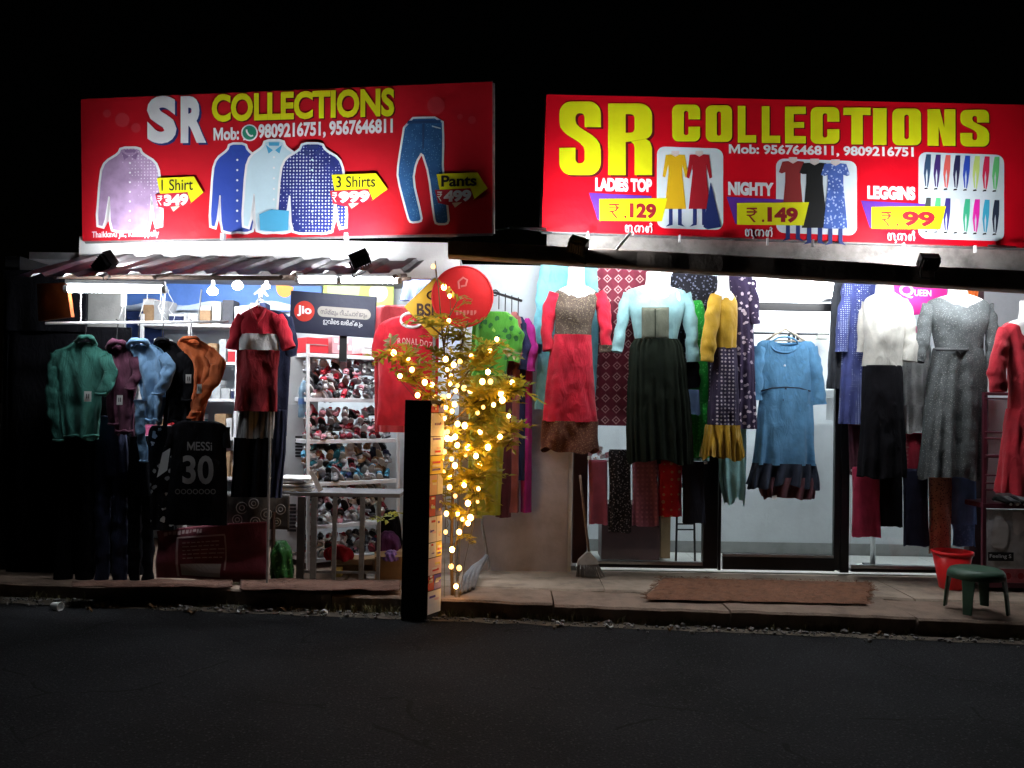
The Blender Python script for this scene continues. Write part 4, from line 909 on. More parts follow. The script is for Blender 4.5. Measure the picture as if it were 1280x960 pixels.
# shoe rack
rk = thing('shoe_rack', 'white metal rack of five boards packed with small shoes', 'rack', W(440, 700, 7.7))
def rackp(u, py, back=0):
    """u 0..1 along the rack, py photo row at its left end"""
    a = W(384, py, 7.5); b_ = W(497, py, 8.05); z = a.z; p = a.lerp(b_, u); n = Vector((-(b_.y - a.y), b_.x - a.x, 0)).normalized(); p += n * back; p.z = z; return p
RKY = (441, 497, 550, 604, 658, 700)
def rbox(u0, u1, y0, y1, b0, b1):
    vs = [rackp(u, y, b) for b in (b0, b1) for y in (y1, y0) for u in (u0, u1)]
    return MB().add(vs, [[0, 1, 3, 2], [4, 6, 7, 5], [0, 4, 5, 1], [2, 3, 7, 6], [0, 2, 6, 4], [1, 5, 7, 3]])
for y in RKY: rbox(0, 1, y, y + 5, 0, .36).build('board', WHITEMETAL, rk, bevel=.003)
for u in (-.012, .985):
    for b_ in (-.02, .36): rbox(u, u + .028, 430, 716, b_, b_ + .02).build('upright', WHITEMETAL, rk)
def shoe_mesh(kind):
    """a small shoe lying along +Y: toe at the front, sole, collar opening"""
    mb = MB(); secs = [(-.075, .018, .03), (-.06, .026, .052), (-.03, .027, .058), (0, .026, .042), (.03, .03, .034), (.055, .03, .03), (.075, .02, .02)]
    if kind == 1: secs = [(y, w * .95, h * 1.35 if y < 0 else h * 1.1) for y, w, h in secs]
    if kind == 2: secs = [(y, w * 1.05, h * .62) for y, w, h in secs]
    n = 8; vs = []
    for y, w, h in secs:
        for k in range(n):
            q = 2 * math.pi * k / n; vs.append((w * math.cos(q), y, h * .5 + h * .5 * math.sin(q) + .006))
    fs = [[i * n + k, i * n + (k + 1) % n, (i + 1) * n + (k + 1) % n, (i + 1) * n + k] for i in range(len(secs) - 1) for k in range(n)] + [list(range(n)), [(len(secs) - 1) * n + k for k in range(n)]]
    mb.add(vs, fs); me = bpy.data.meshes.new('shoe'); me.from_pydata(mb.v, [], mb.f); me.shade_smooth(); me.materials.append(WHITEPL)
    so = MB(); so.lathe([(.03, 0), (.032, .008), (.03, .014)], (0, 0, 0), 12, 1.0, 2.55); ms = bpy.data.meshes.new('sole'); ms.from_pydata(so.v, [], so.f); ms.materials.append(WHITEPL)
    tg = MB(); tg.box((0, .028, .05 if kind != 2 else .03), (.022, .04, .012), Matrix.Rotation(R(-25), 3, 'X')); mt = bpy.data.meshes.new('tongue'); mt.from_pydata(tg.v, [], tg.f); mt.materials.append(WHITEPL)
    return me, ms, mt
SHM = [shoe_mesh(k) for k in range(3)]
SHC = {'white': (.72, .72, .72), 'pale grey': (.38, .39, .42), 'dark grey': (.07, .07, .08), 'black': (.015, .015, .017), 'dark red': (.22, .015, .03), 'bright red': (.55, .02, .04), 'pink': (.6, .25, .3), 'teal blue': (.03, .22, .3), 'navy': (.02, .03, .1), 'tan': (.35, .2, .1), 'sky blue': (.1, .35, .55)}
shelf_mix = [['white', 'pale grey', 'dark red', 'pink', 'bright red', 'dark grey', 'black', 'white'], ['dark red', 'black', 'white', 'pink', 'bright red', 'pale grey', 'dark red'], ['dark red', 'teal blue', 'navy', 'white', 'sky blue', 'tan', 'black', 'pale grey'], ['black', 'dark red', 'dark grey', 'pale grey', 'white', 'pink'], ['dark grey', 'white', 'black', 'pale grey', 'navy', 'dark red']]
rnd = random.Random(5); nshoe = 0
for si in range(5):
    z0 = rackp(0, RKY[si + 1]).z; zt = rackp(0, RKY[si]).z - .05
    lay = 0; z = z0; ORDN = ('first', 'second', 'third', 'fourth', 'fifth', 'sixth', 'seventh', 'eighth', 'ninth', 'tenth', 'eleventh', 'twelfth', 'thirteenth', 'fourteenth', 'fifteenth')
    while z < zt - .04:
        u = .045 + rnd.uniform(0, .02); cnt_ = 0
        while u < .96:
            cn = rnd.choice(shelf_mix[si]); k = rnd.randrange(3); p = rackp(u, 500, .06 + .012 * lay + rnd.uniform(-.03, .05)); p.z = z + rnd.uniform(0, .012)
            m_ = surf('shoe_' + cn.replace(' ', '_'), SHC[cn], .5, .3, 40, .15, 90); nm = '%s shoe, %s from left in the %s layer, %s board of the white rack' % (cn, ORDN[cnt_], ('bottom', 'second', 'third', 'fourth', 'fifth')[lay], ('top', 'second', 'third', 'fourth', 'lowest')[si]); cnt_ += 1
            rz = rnd.choice((math.pi, math.pi, math.pi, 0, 0)) + rnd.uniform(-.35, .35)
            o = put('shoe', SHM[k][0], m_, p, rz); o.rotation_euler = (rnd.uniform(-.2, .9) * (1 if math.cos(rz) < 0 else -1), rnd.uniform(-.4, .4), rz); o.scale = (1.0, .95, 1.12)
            tag(o, nm, 'shoe', 'small shoes packed on the white rack'); nshoe += 1
            c2 = rnd.choice(['white', 'white', cn, 'pale grey', 'black']); put('sole', SHM[k][1], surf('shoe_' + c2.replace(' ', '_'), SHC[c2], .5, .3, 40, .15, 90), (0, 0, 0), 0, o)
            c3 = rnd.choice(['white', 'pink', cn, 'pale grey', 'bright red', 'black']); put('tongue', SHM[k][2], surf('shoe_' + c3.replace(' ', '_'), SHC[c3], .5, .3, 40, .15, 90), (0, 0, 0), 0, o)
            u += rnd.uniform(.062, .088)
        z += .068; lay += 1
# goods on top of the rack
for lab, u0, u1, y0, y1, col, m2 in (('flat red gift box on top of the shoe rack', .02, .24, 421, 440, (.55, .02, .03), None), ('red and white checked carton on top of the shoe rack', .28, .5, 418, 440, (.6, .3, .32), 1), ('white carton on top of the shoe rack below the phone sign', .62, .94, 424, 438, (.75, .75, .75), None), ('low red tray on top of the shoe rack at its right end', .6, .95, 438, 441, (.5, .015, .02), None)):
    bx_ = rbox(u0, u1, y0, y1, .03, .25); lo = sum(bx_.v, Vector()) / 8; lo.z = min(v.z for v in bx_.v); t = thing('gift_box', lab, 'box', lo)
    bx_.build('box', surf('gift_' + str(col), col, .5, .15, 20, .05), t, bevel=.003)
    if m2: rbox(.3, .34, y0 + 3, y0 + 8, .026, .03).build('white_patch', WHITEPL, t); rbox(.4, .45, y0 + 3, y0 + 8, .026, .03).build('white_patch', WHITEPL, t); rbox(.34, .4, y0 + 11, y0 + 17, .026, .03).build('white_patch', WHITEPL, t); rbox(.45, .49, y0 + 11, y0 + 17, .026, .03).build('white_patch', WHITEPL, t)
    else: rbox(u0 + .01, u1 - .01, (y0 + y1) / 2 - 1, (y0 + y1) / 2, .026, .03).build('seam', surf('box_seam', (.3, .25, .25), .7, .1, 10, 0), t)
# phone sign
O = W(361.5, 415, 7.2); t = thing('phone_sign', 'dark navy phone recharge sign with a red round logo on a short post', 'sign', O)
pl = Plane(O, W(467.5, 422.5, 7.2), W(363.5, 363, 7.2), t); q = [pl.at(x, y) for x, y in ((361.5, 415), (467.5, 422.5), (470.5, 371), (363.5, 363))]; n = pl.N * -.04
MB().add(q + [p + n for p in q], [[0, 1, 2, 3], [7, 6, 5, 4], [0, 4, 5, 1], [1, 5, 6, 2], [2, 6, 7, 3], [3, 7, 4, 0]]).build('panel', flat('navy_panel', (.012, .014, .035)), t, bevel=.004)
MB().pbox(424, 419, 433, 452, 7.23, .03).build('post', BLACKPL, t)
pl.poly(disc(380.5, 389, 12.8, 28), flat('logo_red', (.55, .035, .02)), .002, 'logo'); pl.text('Jio', 371.5, 389.5, 395, 381.5, 396, WHT, .004, off=.035)
pl.poly(rrect(397, 382.3, 463.5, 395.5, 6.4, .07), flat('pill_grey', (.34, .31, .27)), .002, 'pill')
pl.text('സിമ്മും റീച്ചാർജും', 401, 459, 394, 385.5, 398.5, flat('ink_navy', (.03, .02, .05)), .004); pl.text('ഇവി\u0d46ട ലഭിക്കും', 404, 453, 406, 397.5, 410, WHT, .004)
# magazines, low railing table, bags in front of the rack
t = hang('magazine_stack', 'untidy stack of white booklets on the low railing table', 'magazines', 7.08, (372, 618)); rnd = random.Random(2)
for i in range(9):
    M = Matrix.Rotation(rnd.uniform(-.3, .3), 3, 'Z') @ Matrix.Rotation(rnd.uniform(-.08, .08), 3, 'X'); c = W(371, 618, 7.2); c.z += i * .016 + .01; c.x += rnd.uniform(-.03, .03)
    MB().box(c, (.26, .19, .012), M).build('booklet', (LABELW, surf('magazine_grey', (.35, .36, .38), .5, .3, 40, 0), LABELW)[i % 3], t)
MB().add([W(x, y, 7.05) for x, y in ((386, 590), (391, 588), (404, 612), (398, 616))], [[0, 1, 2, 3]]).build('leaflet', WHT, t, solid=.003)
RAILM = surf('grey_railing', (.3, .3, .3), .45, .3, 20, .1, metal=.5); t = hang('railing_table', 'low grey metal railing table in front of the shoe rack', 'table', 7.1, (430, 725))
MB().pbox(345, 616, 500, 621, 7.06, .4).build('top', surf('grey_top', (.16, .16, .17), .5, .3, 9, .1), t, bevel=.003)
for x, w, m_ in ((371, 9, surf('dark_post', (.05, .045, .045), .6, .3, 10, .1)), (388, 7, RAILM), (415, 5, RAILM), (449, 6, RAILM), (471, 4, RAILM)): MB().pbox(x, 621.5, x + w, 727, 7.06, .035).build('leg', m_, t)
MB().pbox(376, 714, 472, 717, 7.1, .02).build('crossbar', RAILM, t)
def bag(name, label, cat, cx, y0, y1, hw, Y, mat, seed, hd=.1):
    return single(drape([(y0, cx - hw * .35, cx + hw * .35), (y0 + (y1 - y0) * .25, cx - hw * .85, cx + hw * .8), (y0 + (y1 - y0) * .7, cx - hw, cx + hw), (y1, cx - hw * .85, cx + hw * .9)], Y, hd, seed, (.01, .03), 7, wr=.03), name, mat, label, cat, smooth=True)
GLF = cloth('green_wrap', (.015, .1, .02), 'floral', (.12, .3, .09), scale=30, rough=.35)
bag('green_bag', 'shiny green leaf patterned bag on the floor by the dark post', 'bag', 352, 676, 726, 14, 7.05, GLF, 3)
bag('purple_bag', 'crumpled purple bag on top of the cardboard carton', 'bag', 485, 664, 692, 15, 7.35, cloth('purple_cloth', (.07, .015, .08)), 4)
bag('lilac_bundle', 'small lilac bundle tucked beside the purple bag', 'bundle', 489, 688, 700, 9, 7.2, cloth('lilac_cloth', (.2, .11, .36)), 5, .06)
bag('dark_bag', 'black shopping bag behind the purple bag', 'bag', 488, 638, 690, 14, 7.5, BLKC, 6)
bag('red_cloth', 'small heap of bright red cloth on the lowest board of the shoe rack', 'cloth', 424, 682, 700, 18, 7.42, REDC, 7, .05)
def crate(name, label, x0, y0, x1, y1, Y, d, mat):
    t = hang(name, label, 'carton', Y, ((x0 + x1) / 2, y1)); MB().pbox(x0, y0, x1, y1, Y, d).build('box', mat, t, bevel=.008); xm = (x0 + x1) / 2
    a = W(x0, y0, Y); b_ = W(x1, y0, Y); MB().add([a + Vector((0, .0, .002)), b_ + Vector((0, 0, .002)), b_ + Vector((.01, -.06, -.03)), a + Vector((.01, -.06, -.03))], [[0, 1, 2, 3]]).build('flap', mat, t, solid=.004)
CARD = surf('brown_cardboard', (.3, .19, .1), .85, .25, 6, .2)
crate('cardboard_carton', 'brown cardboard carton on the floor beside the black post', 468, 690, 503, 727, 7.2, .3, CARD); crate('cardboard_carton', 'wide low brown carton under the shoe rack', 414, 700, 466, 718, 7.4, .25, CARD)
crate('yellow_carton', 'small yellow carton under the low railing table', 414, 711, 426, 727, 7.2, .1, surf('yellow_card', (.45, .33, .08), .8, .2, 9, .1)); crate('white_carton', 'tiny white carton beside the brown carton on the floor', 458, 716, 468, 727, 7.15, .08, WHITEPL)
# maroon banner, ring patterned sheet, brown cloth
def banner_fn(u, v):
    px = lerp(196, 335, u); py = lerp(lerp(656, 652, u), lerp(722, 729, u), v)
    p = W(px, py, 6.95); p.y += .035 * noise.noise(Vector((u * 3, v * 3, 1))) + .03 * math.sin((u * 1.2 + v) * 6) * (1 - u); p.z += -.05 * (1 - u) ** 2 * (1 - v) ; return p
t = hang('banner', 'dusty maroon printed banner sagging along the front of the left shop', 'banner', 6.95, (265, 728)); MAROON = cloth('maroon_flex', (.16, .03, .045), rough=.5, wr=.2)
MB().grid(banner_fn, 40, 24).build('sheet', MAROON, t, smooth=True, solid=.004)
PINKI = flat('faded_pink_ink', (.42, .28, .28))
def bstrip(u0, u1, v0, v1): return MB().grid(lambda a, b_: banner_fn(lerp(u0, u1, a), lerp(v0, v1, b_)) + Vector((0, -.008, 0)), 8, 3)
for u0, u1, v0, v1 in ((.18, .2, .2, .95), (.18, .62, .17, .2), (.61, .625, .2, .8)): bstrip(u0, u1, v0, v1).build('border_print', PINKI, t)
rnd = random.Random(4)
for i in range(5):
    u = .24
    while u < .56: w = rnd.uniform(.02, .07); bstrip(u, u + w, .28 + .075 * i, .3 + .075 * i).build('text_line', PINKI, t); u += w + .012
bstrip(.22, .58, .7, .93).build('picture_print', flat('faded_grey_ink', (.3, .27, .26)), t)
u = .06
while u < .4: w = rnd.uniform(.015, .035); bstrip(u, u + w, .05, .1 + rnd.uniform(0, .04)).build('title_print', PINKI, t); u += w + .01
t = hang('plastic_sheet', 'clear grey plastic sheet with ring pattern above the maroon banner', 'sheet', 7.0, (320, 660))
MB().grid(lambda u, v: W(lerp(283, 362, u), lerp(618, 662, v), 7.0) + Vector((0, .02 * math.sin(u * 9 + v), 0)), 24, 10).build('film', surf('smoky_film', (.13, .12, .11), .25, .3, 12, .2, spec=.6), t, smooth=True, solid=.003)
for k, (x, y, r_) in enumerate(((302, 635, 7), (318, 629, 6), (333, 643, 7), (296, 650, 6), (350, 637, 6), (320, 652, 6), (345, 653, 5))):
    mb = MB(); u = (x - 283) / 79; c = W(x, y, 6.99); c.y += .02 * math.sin(u * 9 + (y - 618) / 44) - .004
    for rr_ in (r_, r_ * .45): mb.tube([c + Vector((math.cos(a) * rr_ * .0064, 0, math.sin(a) * rr_ * .0064)) for a in [i * math.pi / 8 for i in range(17)]], .0035, 5)
    mb.build('ring_print', surf('grey_print', (.4, .39, .37), .6, .1, 9, 0), t)
def floor_cloth(pts, z, label, mat, seed, name='floor_cloth', amp=.009):
    A = [WZ(x, y, z) for x, y in pts]
    def fn(u, v):
        p = A[3].lerp(A[2], u).lerp(A[0].lerp(A[1], u), v); n_ = noise.noise(Vector((p.x * 5, p.y * 7, seed))); m_ = noise.noise(Vector((p.x * 13, p.y * 16, seed)))
        return p + Vector((.012 * m_, .025 * n_, .012 + amp * (1 + n_ + .6 * m_)))
    return single(MB().grid(fn, 60, 16), name, mat, label, 'cloth', smooth=True, solid=.006)
BRC = cloth('earth_brown_cloth', (.1, .048, .032), wr=.8)
floor_cloth([(300, 741), (500, 741), (500, 729), (300, 727)], .14, 'earth brown cloth spread along the left pavement edge', BRC, 3); floor_cloth([(90, 737), (290, 737), (290, 727), (90, 730)], .14, 'long dark brown cloth along the pavement under the maroon banner', BRC, 7)

# =================================================================== BETWEEN THE SHOPS
t = hang('football_shirt', 'bright red football shirt with pale lettering across the shoulders', 'shirt', 7.2, (510, 532)); yy = 7.2; JR = cloth('bright_red_jersey', (.55, .015, .03), wr=.3)
drape([(396, 496, 532), (400, 484, 540), (406, 476, 547), (420, 474, 549), (470, 474, 548), (532, 472, 547)], yy, .05, 51, (.004, .014), 5, cr=.02).build('body', JR, t, smooth=True)
sleeve([(479, 408, 0, 7), (474, 425, 0, 8), (472, 446, 0, 7)], yy, 51).build('sleeve', JR, t, smooth=True); neckhole(515, 400, 14, 9, yy - .04, 2).build('collar', WHTC, t, smooth=True)
pl = Plane(W(480, 440, yy - .062), W(548, 440, yy - .062), W(480, 400, yy - .062), t)
for i, ch in enumerate('RONALDO7'): x = 497 + i * 5.6; y = 430 + .16 * (i - 1) ** 2 * .9; pl.text(ch, x, x + 4.4, y, y - 8, y + .5, flat('pink_vinyl', (.72, .4, .38)), 0, off=.01)
t = hang('red_shirt', 'plain red shirt hanging behind the lettered football shirt', 'shirt', 7.5, (488, 540)); drape([(382, 474, 512), (386, 468, 518), (420, 468, 512), (540, 470, 512)], 7.5, .05, 53).build('body', cloth('coral_red_cloth', (.5, .06, .07)), t, smooth=True)
single(drape([(334, 510, 540), (350, 506, 546), (376, 500, 548)], 7.6, .07, 55, (.01, .02), 9), 'umbrella_canopy', cloth('pleated_blue', (.12, .17, .38)), 'pleated grey blue cloth hanging behind the yellow diamond sign', 'cloth', smooth=True)
t = hang('long_dress', 'leaf green long dress, skirt coloured olive for the fairy light falling on it', 'dress', 7.25, (612, 643)); LFG = cloth('palm_leaf_print', (.07, .3, .03), 'floral', (.25, .5, .08), col3=(.02, .12, .03), scale=14); GREEN_LIT = cloth('string_lit_green_cloth', (.3, .3, .02))
drape([(390, 606, 634), (394, 600, 640), (400, 592, 646), (430, 590, 640), (470, 588, 632)], 7.25, .06, 57, (.006, .016), 6).build('bodice', LFG, t, smooth=True)
drape([(469, 588, 632), (540, 586, 630), (643, 586, 626)], 7.25, .062, 57, (.016, .03), 9, top=False).build('skirt', GREEN_LIT, t, smooth=True)  # olive skirt colour holds the yellow cast of the string lights
sleeve([(638, 402, 0, 9), (645, 420, 0, 10), (640, 452, 0, 9)], 7.25, 57).build('sleeve', LFG, t, smooth=True)
for k, (x0_, x1_, y0_, y1_, nm, cn) in enumerate(((622, 640, 396, 646, 'dark maroon long dress on the small rack, next to the green one', (.08, .015, .025)), (636, 650, 390, 640, 'dusty rose dress on the small rack', (.3, .09, .09)), (645, 657, 396, 600, 'navy dress on the small rack, second from its right end', (.02, .025, .08)), (653, 666, 398, 640, 'magenta dress at the right end of the small rack', (.42, .02, .26)))):
    t = hang('hanging_dress', nm, 'dress', 7.33 + k * .03, ((x0_ + x1_) / 2, y1_), 'dresses on the small rack'); m_ = cloth('rackcloth_%d' % k, cn)
    drape([(y0_, x0_ + 4, x1_ - 4), (y0_ + 8, x0_, x1_), (y0_ + 70, x0_, x1_), (y1_, x0_ - 2, x1_ - 2)], 7.33 + k * .03, .1, 60 + k, (.006, .014), 5, n=36).build('body', m_, t, smooth=True)
    sleeve([(x1_ - 4, y0_ + 8, -.05, 5), (x1_ + 1, y0_ + 35, -.05, 6), (x1_ - 3, y0_ + 66, -.05, 5)], 7.33, 60 + k).build('sleeve', m_, t, smooth=True)
t = hang('garment_rack', 'small black garment rack sticking out from the pale wall', 'rack', 7.4, (632, 400)); a, b_ = W(612, 364, 7.5), W(652, 376, 7.3)
MB().tube([a, b_], .012, 8).build('rail', BLACKMETAL, t); MB().tube([W(619, 366, 7.46) + Vector((math.cos(q) * .025, 0, math.sin(q) * .025)) for q in [i * .7 for i in range(10)]], .006, 6).build('knob', BLACKMETAL, t)
for k in range(4): p = a.lerp(b_, .3 + .2 * k); MB().tube([p + Vector((0, -.01, .02)), p + Vector((0, 0, -.04)), p + Vector((0, 0, -.13))], .005, 5).build('hook', BLACKMETAL, t)
rnd = random.Random(9)  # leaning sticks and pipes against the pink wall
single(MB().tube([W(600, 640, 7.45), W(612, 712, 7.3)], .012, 8), 'leaning_stick', surf('grey_stick', (.25, .22, .2), .8, .3, 20, .2), 'thin grey stick leaning on the pink wall', 'stick')
t = hang('hose_bundle', 'bundle of four grey bent hoses on the pavement by the pink wall', 'hoses', 7.1, (588, 738))
for k in range(4): MB().tube([WZ(576 + k * 5, 741 - k * 2, .15), W(580 + k * 6, 722 - k * 3, 7.15), W(592 + k * 4, 708 - k * 2, 7.2), W(602 + k * 2, 704 - k * 3, 7.25)], .018, 8).build('hose', surf('grey_hose', (.16, .16, .17), .6, .3, 20, .1), t, smooth=True)
# diamond and round signs
def disk_sign(px, py, r, Y, mat, n, name, label, thick=.025, rot=0.0, rimmat=None):
    c = W(px, py, Y); t = thing(name, label, 'sign', c - Vector((0, 0, r * Y / F))); k = r * Y / F
    pts = [(c.x + k * math.cos(2 * math.pi * i / n + rot), c.z + k * math.sin(2 * math.pi * i / n + rot)) for i in range(n)]
    MB().prism(pts, Y, Y + thick).build('plate', mat, t); rp = [Vector((x, Y - .003, z)) for x, z in pts]; MB().tube(rp + [rp[0]], .007, 6).build('rim', rimmat or WHITEMETAL, t)
    MB().tube([c + Vector((.0, thick + .02, 0)), Vector((c.x, Y + thick + .02, .13))], .014, 8).build('post', RAILM, t); return t, Plane(c + Vector((0, -.002, 0)), c + Vector((1, -.002, 0)), c + Vector((0, -.002, 1)), t)
t, pl = disk_sign(543, 384, 38, 7.12, flat('amber_plate', (.62, .36, .015), var=.2), 4, 'diamond_sign', 'yellow diamond shaped phone company sign half hidden by the lit shrub')
pl.text('BSNL', 521, 562, 395, 379, 395.5, flat('brown_black_ink', (.05, .02, .01)), .002, off=.03)
MB().tube([pl.at(544 + 10 * math.cos(a), 369 + 5.5 * math.sin(a), .003) for a in [i * math.pi / 9 for i in range(16)]], .007, 5).build('emblem', MATS['brown_black_ink'], t); pl.poly(disc(544, 369, 4, 12), MATS['brown_black_ink'], .002, 'emblem')
t, pl = disk_sign(578, 371, 38, 7.04, flat('signal_red_plate', (.6, .012, .015)), 40, 'round_sign', 'round red sign beside the yellow diamond sign', rimmat=MATS['signal_red_plate'])
MB().tube([pl.at(x, y, .003) for x, y in ((574, 361), (573, 352), (579, 347), (584, 350), (582, 357), (576, 358))], .008, 6, flatten=.2).build('emblem', flat('pale_red_ink', (.7, .2, .18)), t)
for i in range(6): pl.poly([(570 + i * 4.5, 388), (573 + i * 4.5, 388), (573 + i * 4.5, 394 - (i % 2) * 3), (570 + i * 4.5, 394)], MATS['pale_red_ink'], .002, 'lettering_mark')

# black post with posters on its right face
Yp = 6.42; t = hang('notice_post', 'tall square black post at the road edge plastered with bright posters on one side', 'post', Yp, (518, 776)); a = WZ(500.5, 776, 0); rot = R(-24); ux = Vector((math.cos(rot * .45), math.sin(rot * .45), 0)); 
A0 = a; wpx = 33 * Yp / F; uX = Vector((math.cos(R(8)), -math.sin(R(8)), 0)); A1 = A0 + uX * wpx; uY = Vector((math.sin(R(30)), math.cos(R(30)), 0)); A2 = A1 + uY * .17; A3 = A0 + uY * .17
ztop = W(516, 500, Yp).z; H = Vector((0, 0, ztop)); mb = MB().add([A0, A1, A2, A3, A0 + H, A1 + H, A2 + H, A3 + H], [[0, 1, 5, 4], [1, 2, 6, 5], [2, 3, 7, 6], [3, 0, 4, 7], [4, 5, 6, 7], [3, 2, 1, 0]])
mb.build('shaft', surf('backlit_black_wood', (.012, .01, .009), .8, .4, 8, .4), t, bevel=.006)  # near-black shaft colour includes the shade of its backlit front
nrm = Vector((uY.y, -uY.x, 0)); PC = [(.8, .8, .82), (.55, .02, .04), (.8, .8, .82), (.1, .07, .42), (.75, .55, .6), (.75, .78, .82), (.78, .65, .1)]; rnd = random.Random(6); z = .05; k = 0
while z < ztop - .06:
    h = rnd.uniform(.09, .19); h = min(h, ztop - .03 - z); spl = rnd.choice((0, .45, .55))
    for s0, s1 in (((.02, .98),) if not spl else ((.02, spl), (spl + .02, .98))):
        c = PC[k % 7]; k += 1; P0 = A1 + uY * .17 * s0 + nrm * .004; P1 = A1 + uY * .17 * s1 + nrm * .004; po = MB().add([P0 + Vector((0, 0, z)), P1 + Vector((0, 0, z)), P1 + Vector((0, 0, z + h - .006)), P0 + Vector((0, 0, z + h - .006))], [[0, 1, 2, 3]]).build('poster', flat('poster_%d' % (k % 7), c), t)
        for j in range(rnd.randint(2, 4)):
            z2 = z + h * rnd.uniform(.1, .85); e0, e1 = sorted((rnd.uniform(.08, .5), rnd.uniform(.5, .92))); d = nrm * .003
            MB().add([P0.lerp(P1, e0) + d + Vector((0, 0, z2)), P0.lerp(P1, e1) + d + Vector((0, 0, z2)), P0.lerp(P1, e1) + d + Vector((0, 0, z2 + .016)), P0.lerp(P1, e0) + d + Vector((0, 0, z2 + .016))], [[0, 1, 2, 3]]).build('print_line', flat('poster_%d' % ((k + 2 + j) % 7), PC[(k + 2 + j) % 7]), po)
    z += h

# lit shrub
Ys = 6.62; t = hang('shrub', 'thin roadside shrub wound with warm fairy lights beside the black post', 'shrub', Ys, (566, 757)); BARK = surf('pale_bark', (.16, .11, .06), .9, .3, 30, .4)
BR = [[(566, 757, 0), (564, 690, .02), (566, 620, 0), (562, 540, 0), (560, 470, .02), (553, 420, .02), (548, 360, 0), (544, 326, 0)], [(562, 545, 0), (545, 505, -.05), (522, 480, -.1), (506, 455, -.12), (486, 432, -.15)], [(561, 500, 0), (585, 465, .02), (607, 447, 0), (630, 425, -.02)], [(562, 530, 0), (590, 505, -.05), (618, 490, -.05), (652, 486, -.05)], [(563, 560, 0), (590, 530, .05), (615, 512, .02), (640, 470, 0)], [(565, 590, 0), (585, 562, -.05), (612, 556, -.08), (642, 536, -.1)], [(566, 690, 0), (578, 660, -.04), (590, 625, -.05), (592, 585, -.02)], [(560, 480, 0), (575, 440, .06), (585, 400, .05)], [(555, 430, 0), (562, 395, -.04), (575, 370, -.05)], [(553, 420, 0), (536, 405, -.04), (525, 390, -.06)], [(564, 650, 0), (552, 620, -.05), (545, 590, -.06)], [(565, 610, 0), (586, 600, -.06), (606, 590, -.1)]]
for i, br_ in enumerate(BR):
    n_ = len(br_); MB().tube([W(x, y, Ys + d) for x, y, d in br_], [lerp(.014 if i == 0 else .008, .003, k / (n_ - 1)) for k in range(n_)], 6).build('trunk' if i == 0 else 'branch', BARK, t, smooth=True)
lm, N, L, b = newmat('leaf'); tc = N.new('ShaderNodeTexCoord'); n1 = N.new('ShaderNodeTexNoise'); n1.inputs['Scale'].default_value = 5; L.new(tc.outputs['Object'], n1.inputs['Vector'])
r = ramp(N, [(.35, (.12, .15, .012, 1)), (.65, (.26, .26, .02, 1))]); L.new(n1.outputs['Fac'], r.inputs[0]); L.new(r.outputs[0], b.inputs['Base Color']); b.inputs['Roughness'].default_value = .5
tr = N.new('ShaderNodeBsdfTranslucent'); tr.inputs[0].default_value = (.42, .34, .03, 1); mx = N.new('ShaderNodeMixShader'); mx.inputs[0].default_value = .4; L.new(b.outputs[0], mx.inputs[1]); L.new(tr.outputs[0], mx.inputs[2]); L.new(mx.outputs[0], N['Material Output'].inputs[0])
def spray_mesh(seed):
    rn = random.Random(seed); vs = []; fs = []; nl = rn.randint(7, 10)
    for k in range(nl):
        s = k / (nl - 1); base = Vector((0, .13 * s, -.03 * s * s)); side = 1 if k % 2 else -1; l = rn.uniform(.06, .09) * (1 - .35 * s); a = R(rn.uniform(35, 65)) * side if k < nl - 1 else 0
        d = Vector((math.sin(a), math.cos(a), rn.uniform(-.35, .1))).normalized(); w = d.cross(Vector((0, 0, 1))).normalized() * l * .24; i0 = len(vs); up = Vector((0, 0, .006))
        vs += [base, base + d * l * .4 + w + up, base + d * l, base + d * l * .4 - w + up, base + d * l * .45]; fs += [[i0, i0 + 4, i0 + 1], [i0 + 1, i0 + 4, i0 + 2], [i0, i0 + 3, i0 + 4], [i0 + 4, i0 + 3, i0 + 2]]
    i0 = len(vs); vs += [Vector((.0015, 0, 0)), Vector((.0015, .13, -.03)), Vector((-.0015, .13, -.03)), Vector((-.0015, 0, 0))]; fs.append([i0, i0 + 1, i0 + 2, i0 + 3])
    me = bpy.data.meshes.new('leaf_spray'); me.from_pydata(vs, [], fs); me.materials.append(lm); return me
SPR = [spray_mesh(i) for i in range(5)]; rnd = random.Random(8)
def add_spray(p, azim, pit, sc):
    o = bpy.data.objects.new('leaf_spray', rnd.choice(SPR)); COL.objects.link(o); o.parent = t; o.location = p - t.location; o.rotation_euler = (pit, rnd.uniform(-.5, .5), azim); o.scale = (sc,) * 3
for i, br_ in enumerate(BR):
    P_ = [W(x, y, Ys + d) for x, y, d in br_]; n_ = len(P_)
    cnt = {0: 44, 1: 38, 2: 26, 3: 38, 4: 36, 5: 36, 6: 20, 7: 18, 8: 8, 9: 3, 10: 14, 11: 22}[i]
    for k in range(cnt):
        s = (.3 + .46 * k / cnt if i == 0 else .25 + .75 * (k + .5) / cnt) * (n_ - 1); a = min(n_ - 2, int(s)); p = P_[a].lerp(P_[a + 1], s - a)
        add_spray(p + Vector((rnd.gauss(0, .015), rnd.gauss(0, .02), rnd.gauss(0, .015))), rnd.uniform(0, 6.28), rnd.uniform(-.5, .9), rnd.uniform(.95, 1.5))
for x, y in ((488, 642), (484, 650), (494, 648)): add_spray(W(x, y, 6.9), rnd.uniform(0, 6), .3, 1)
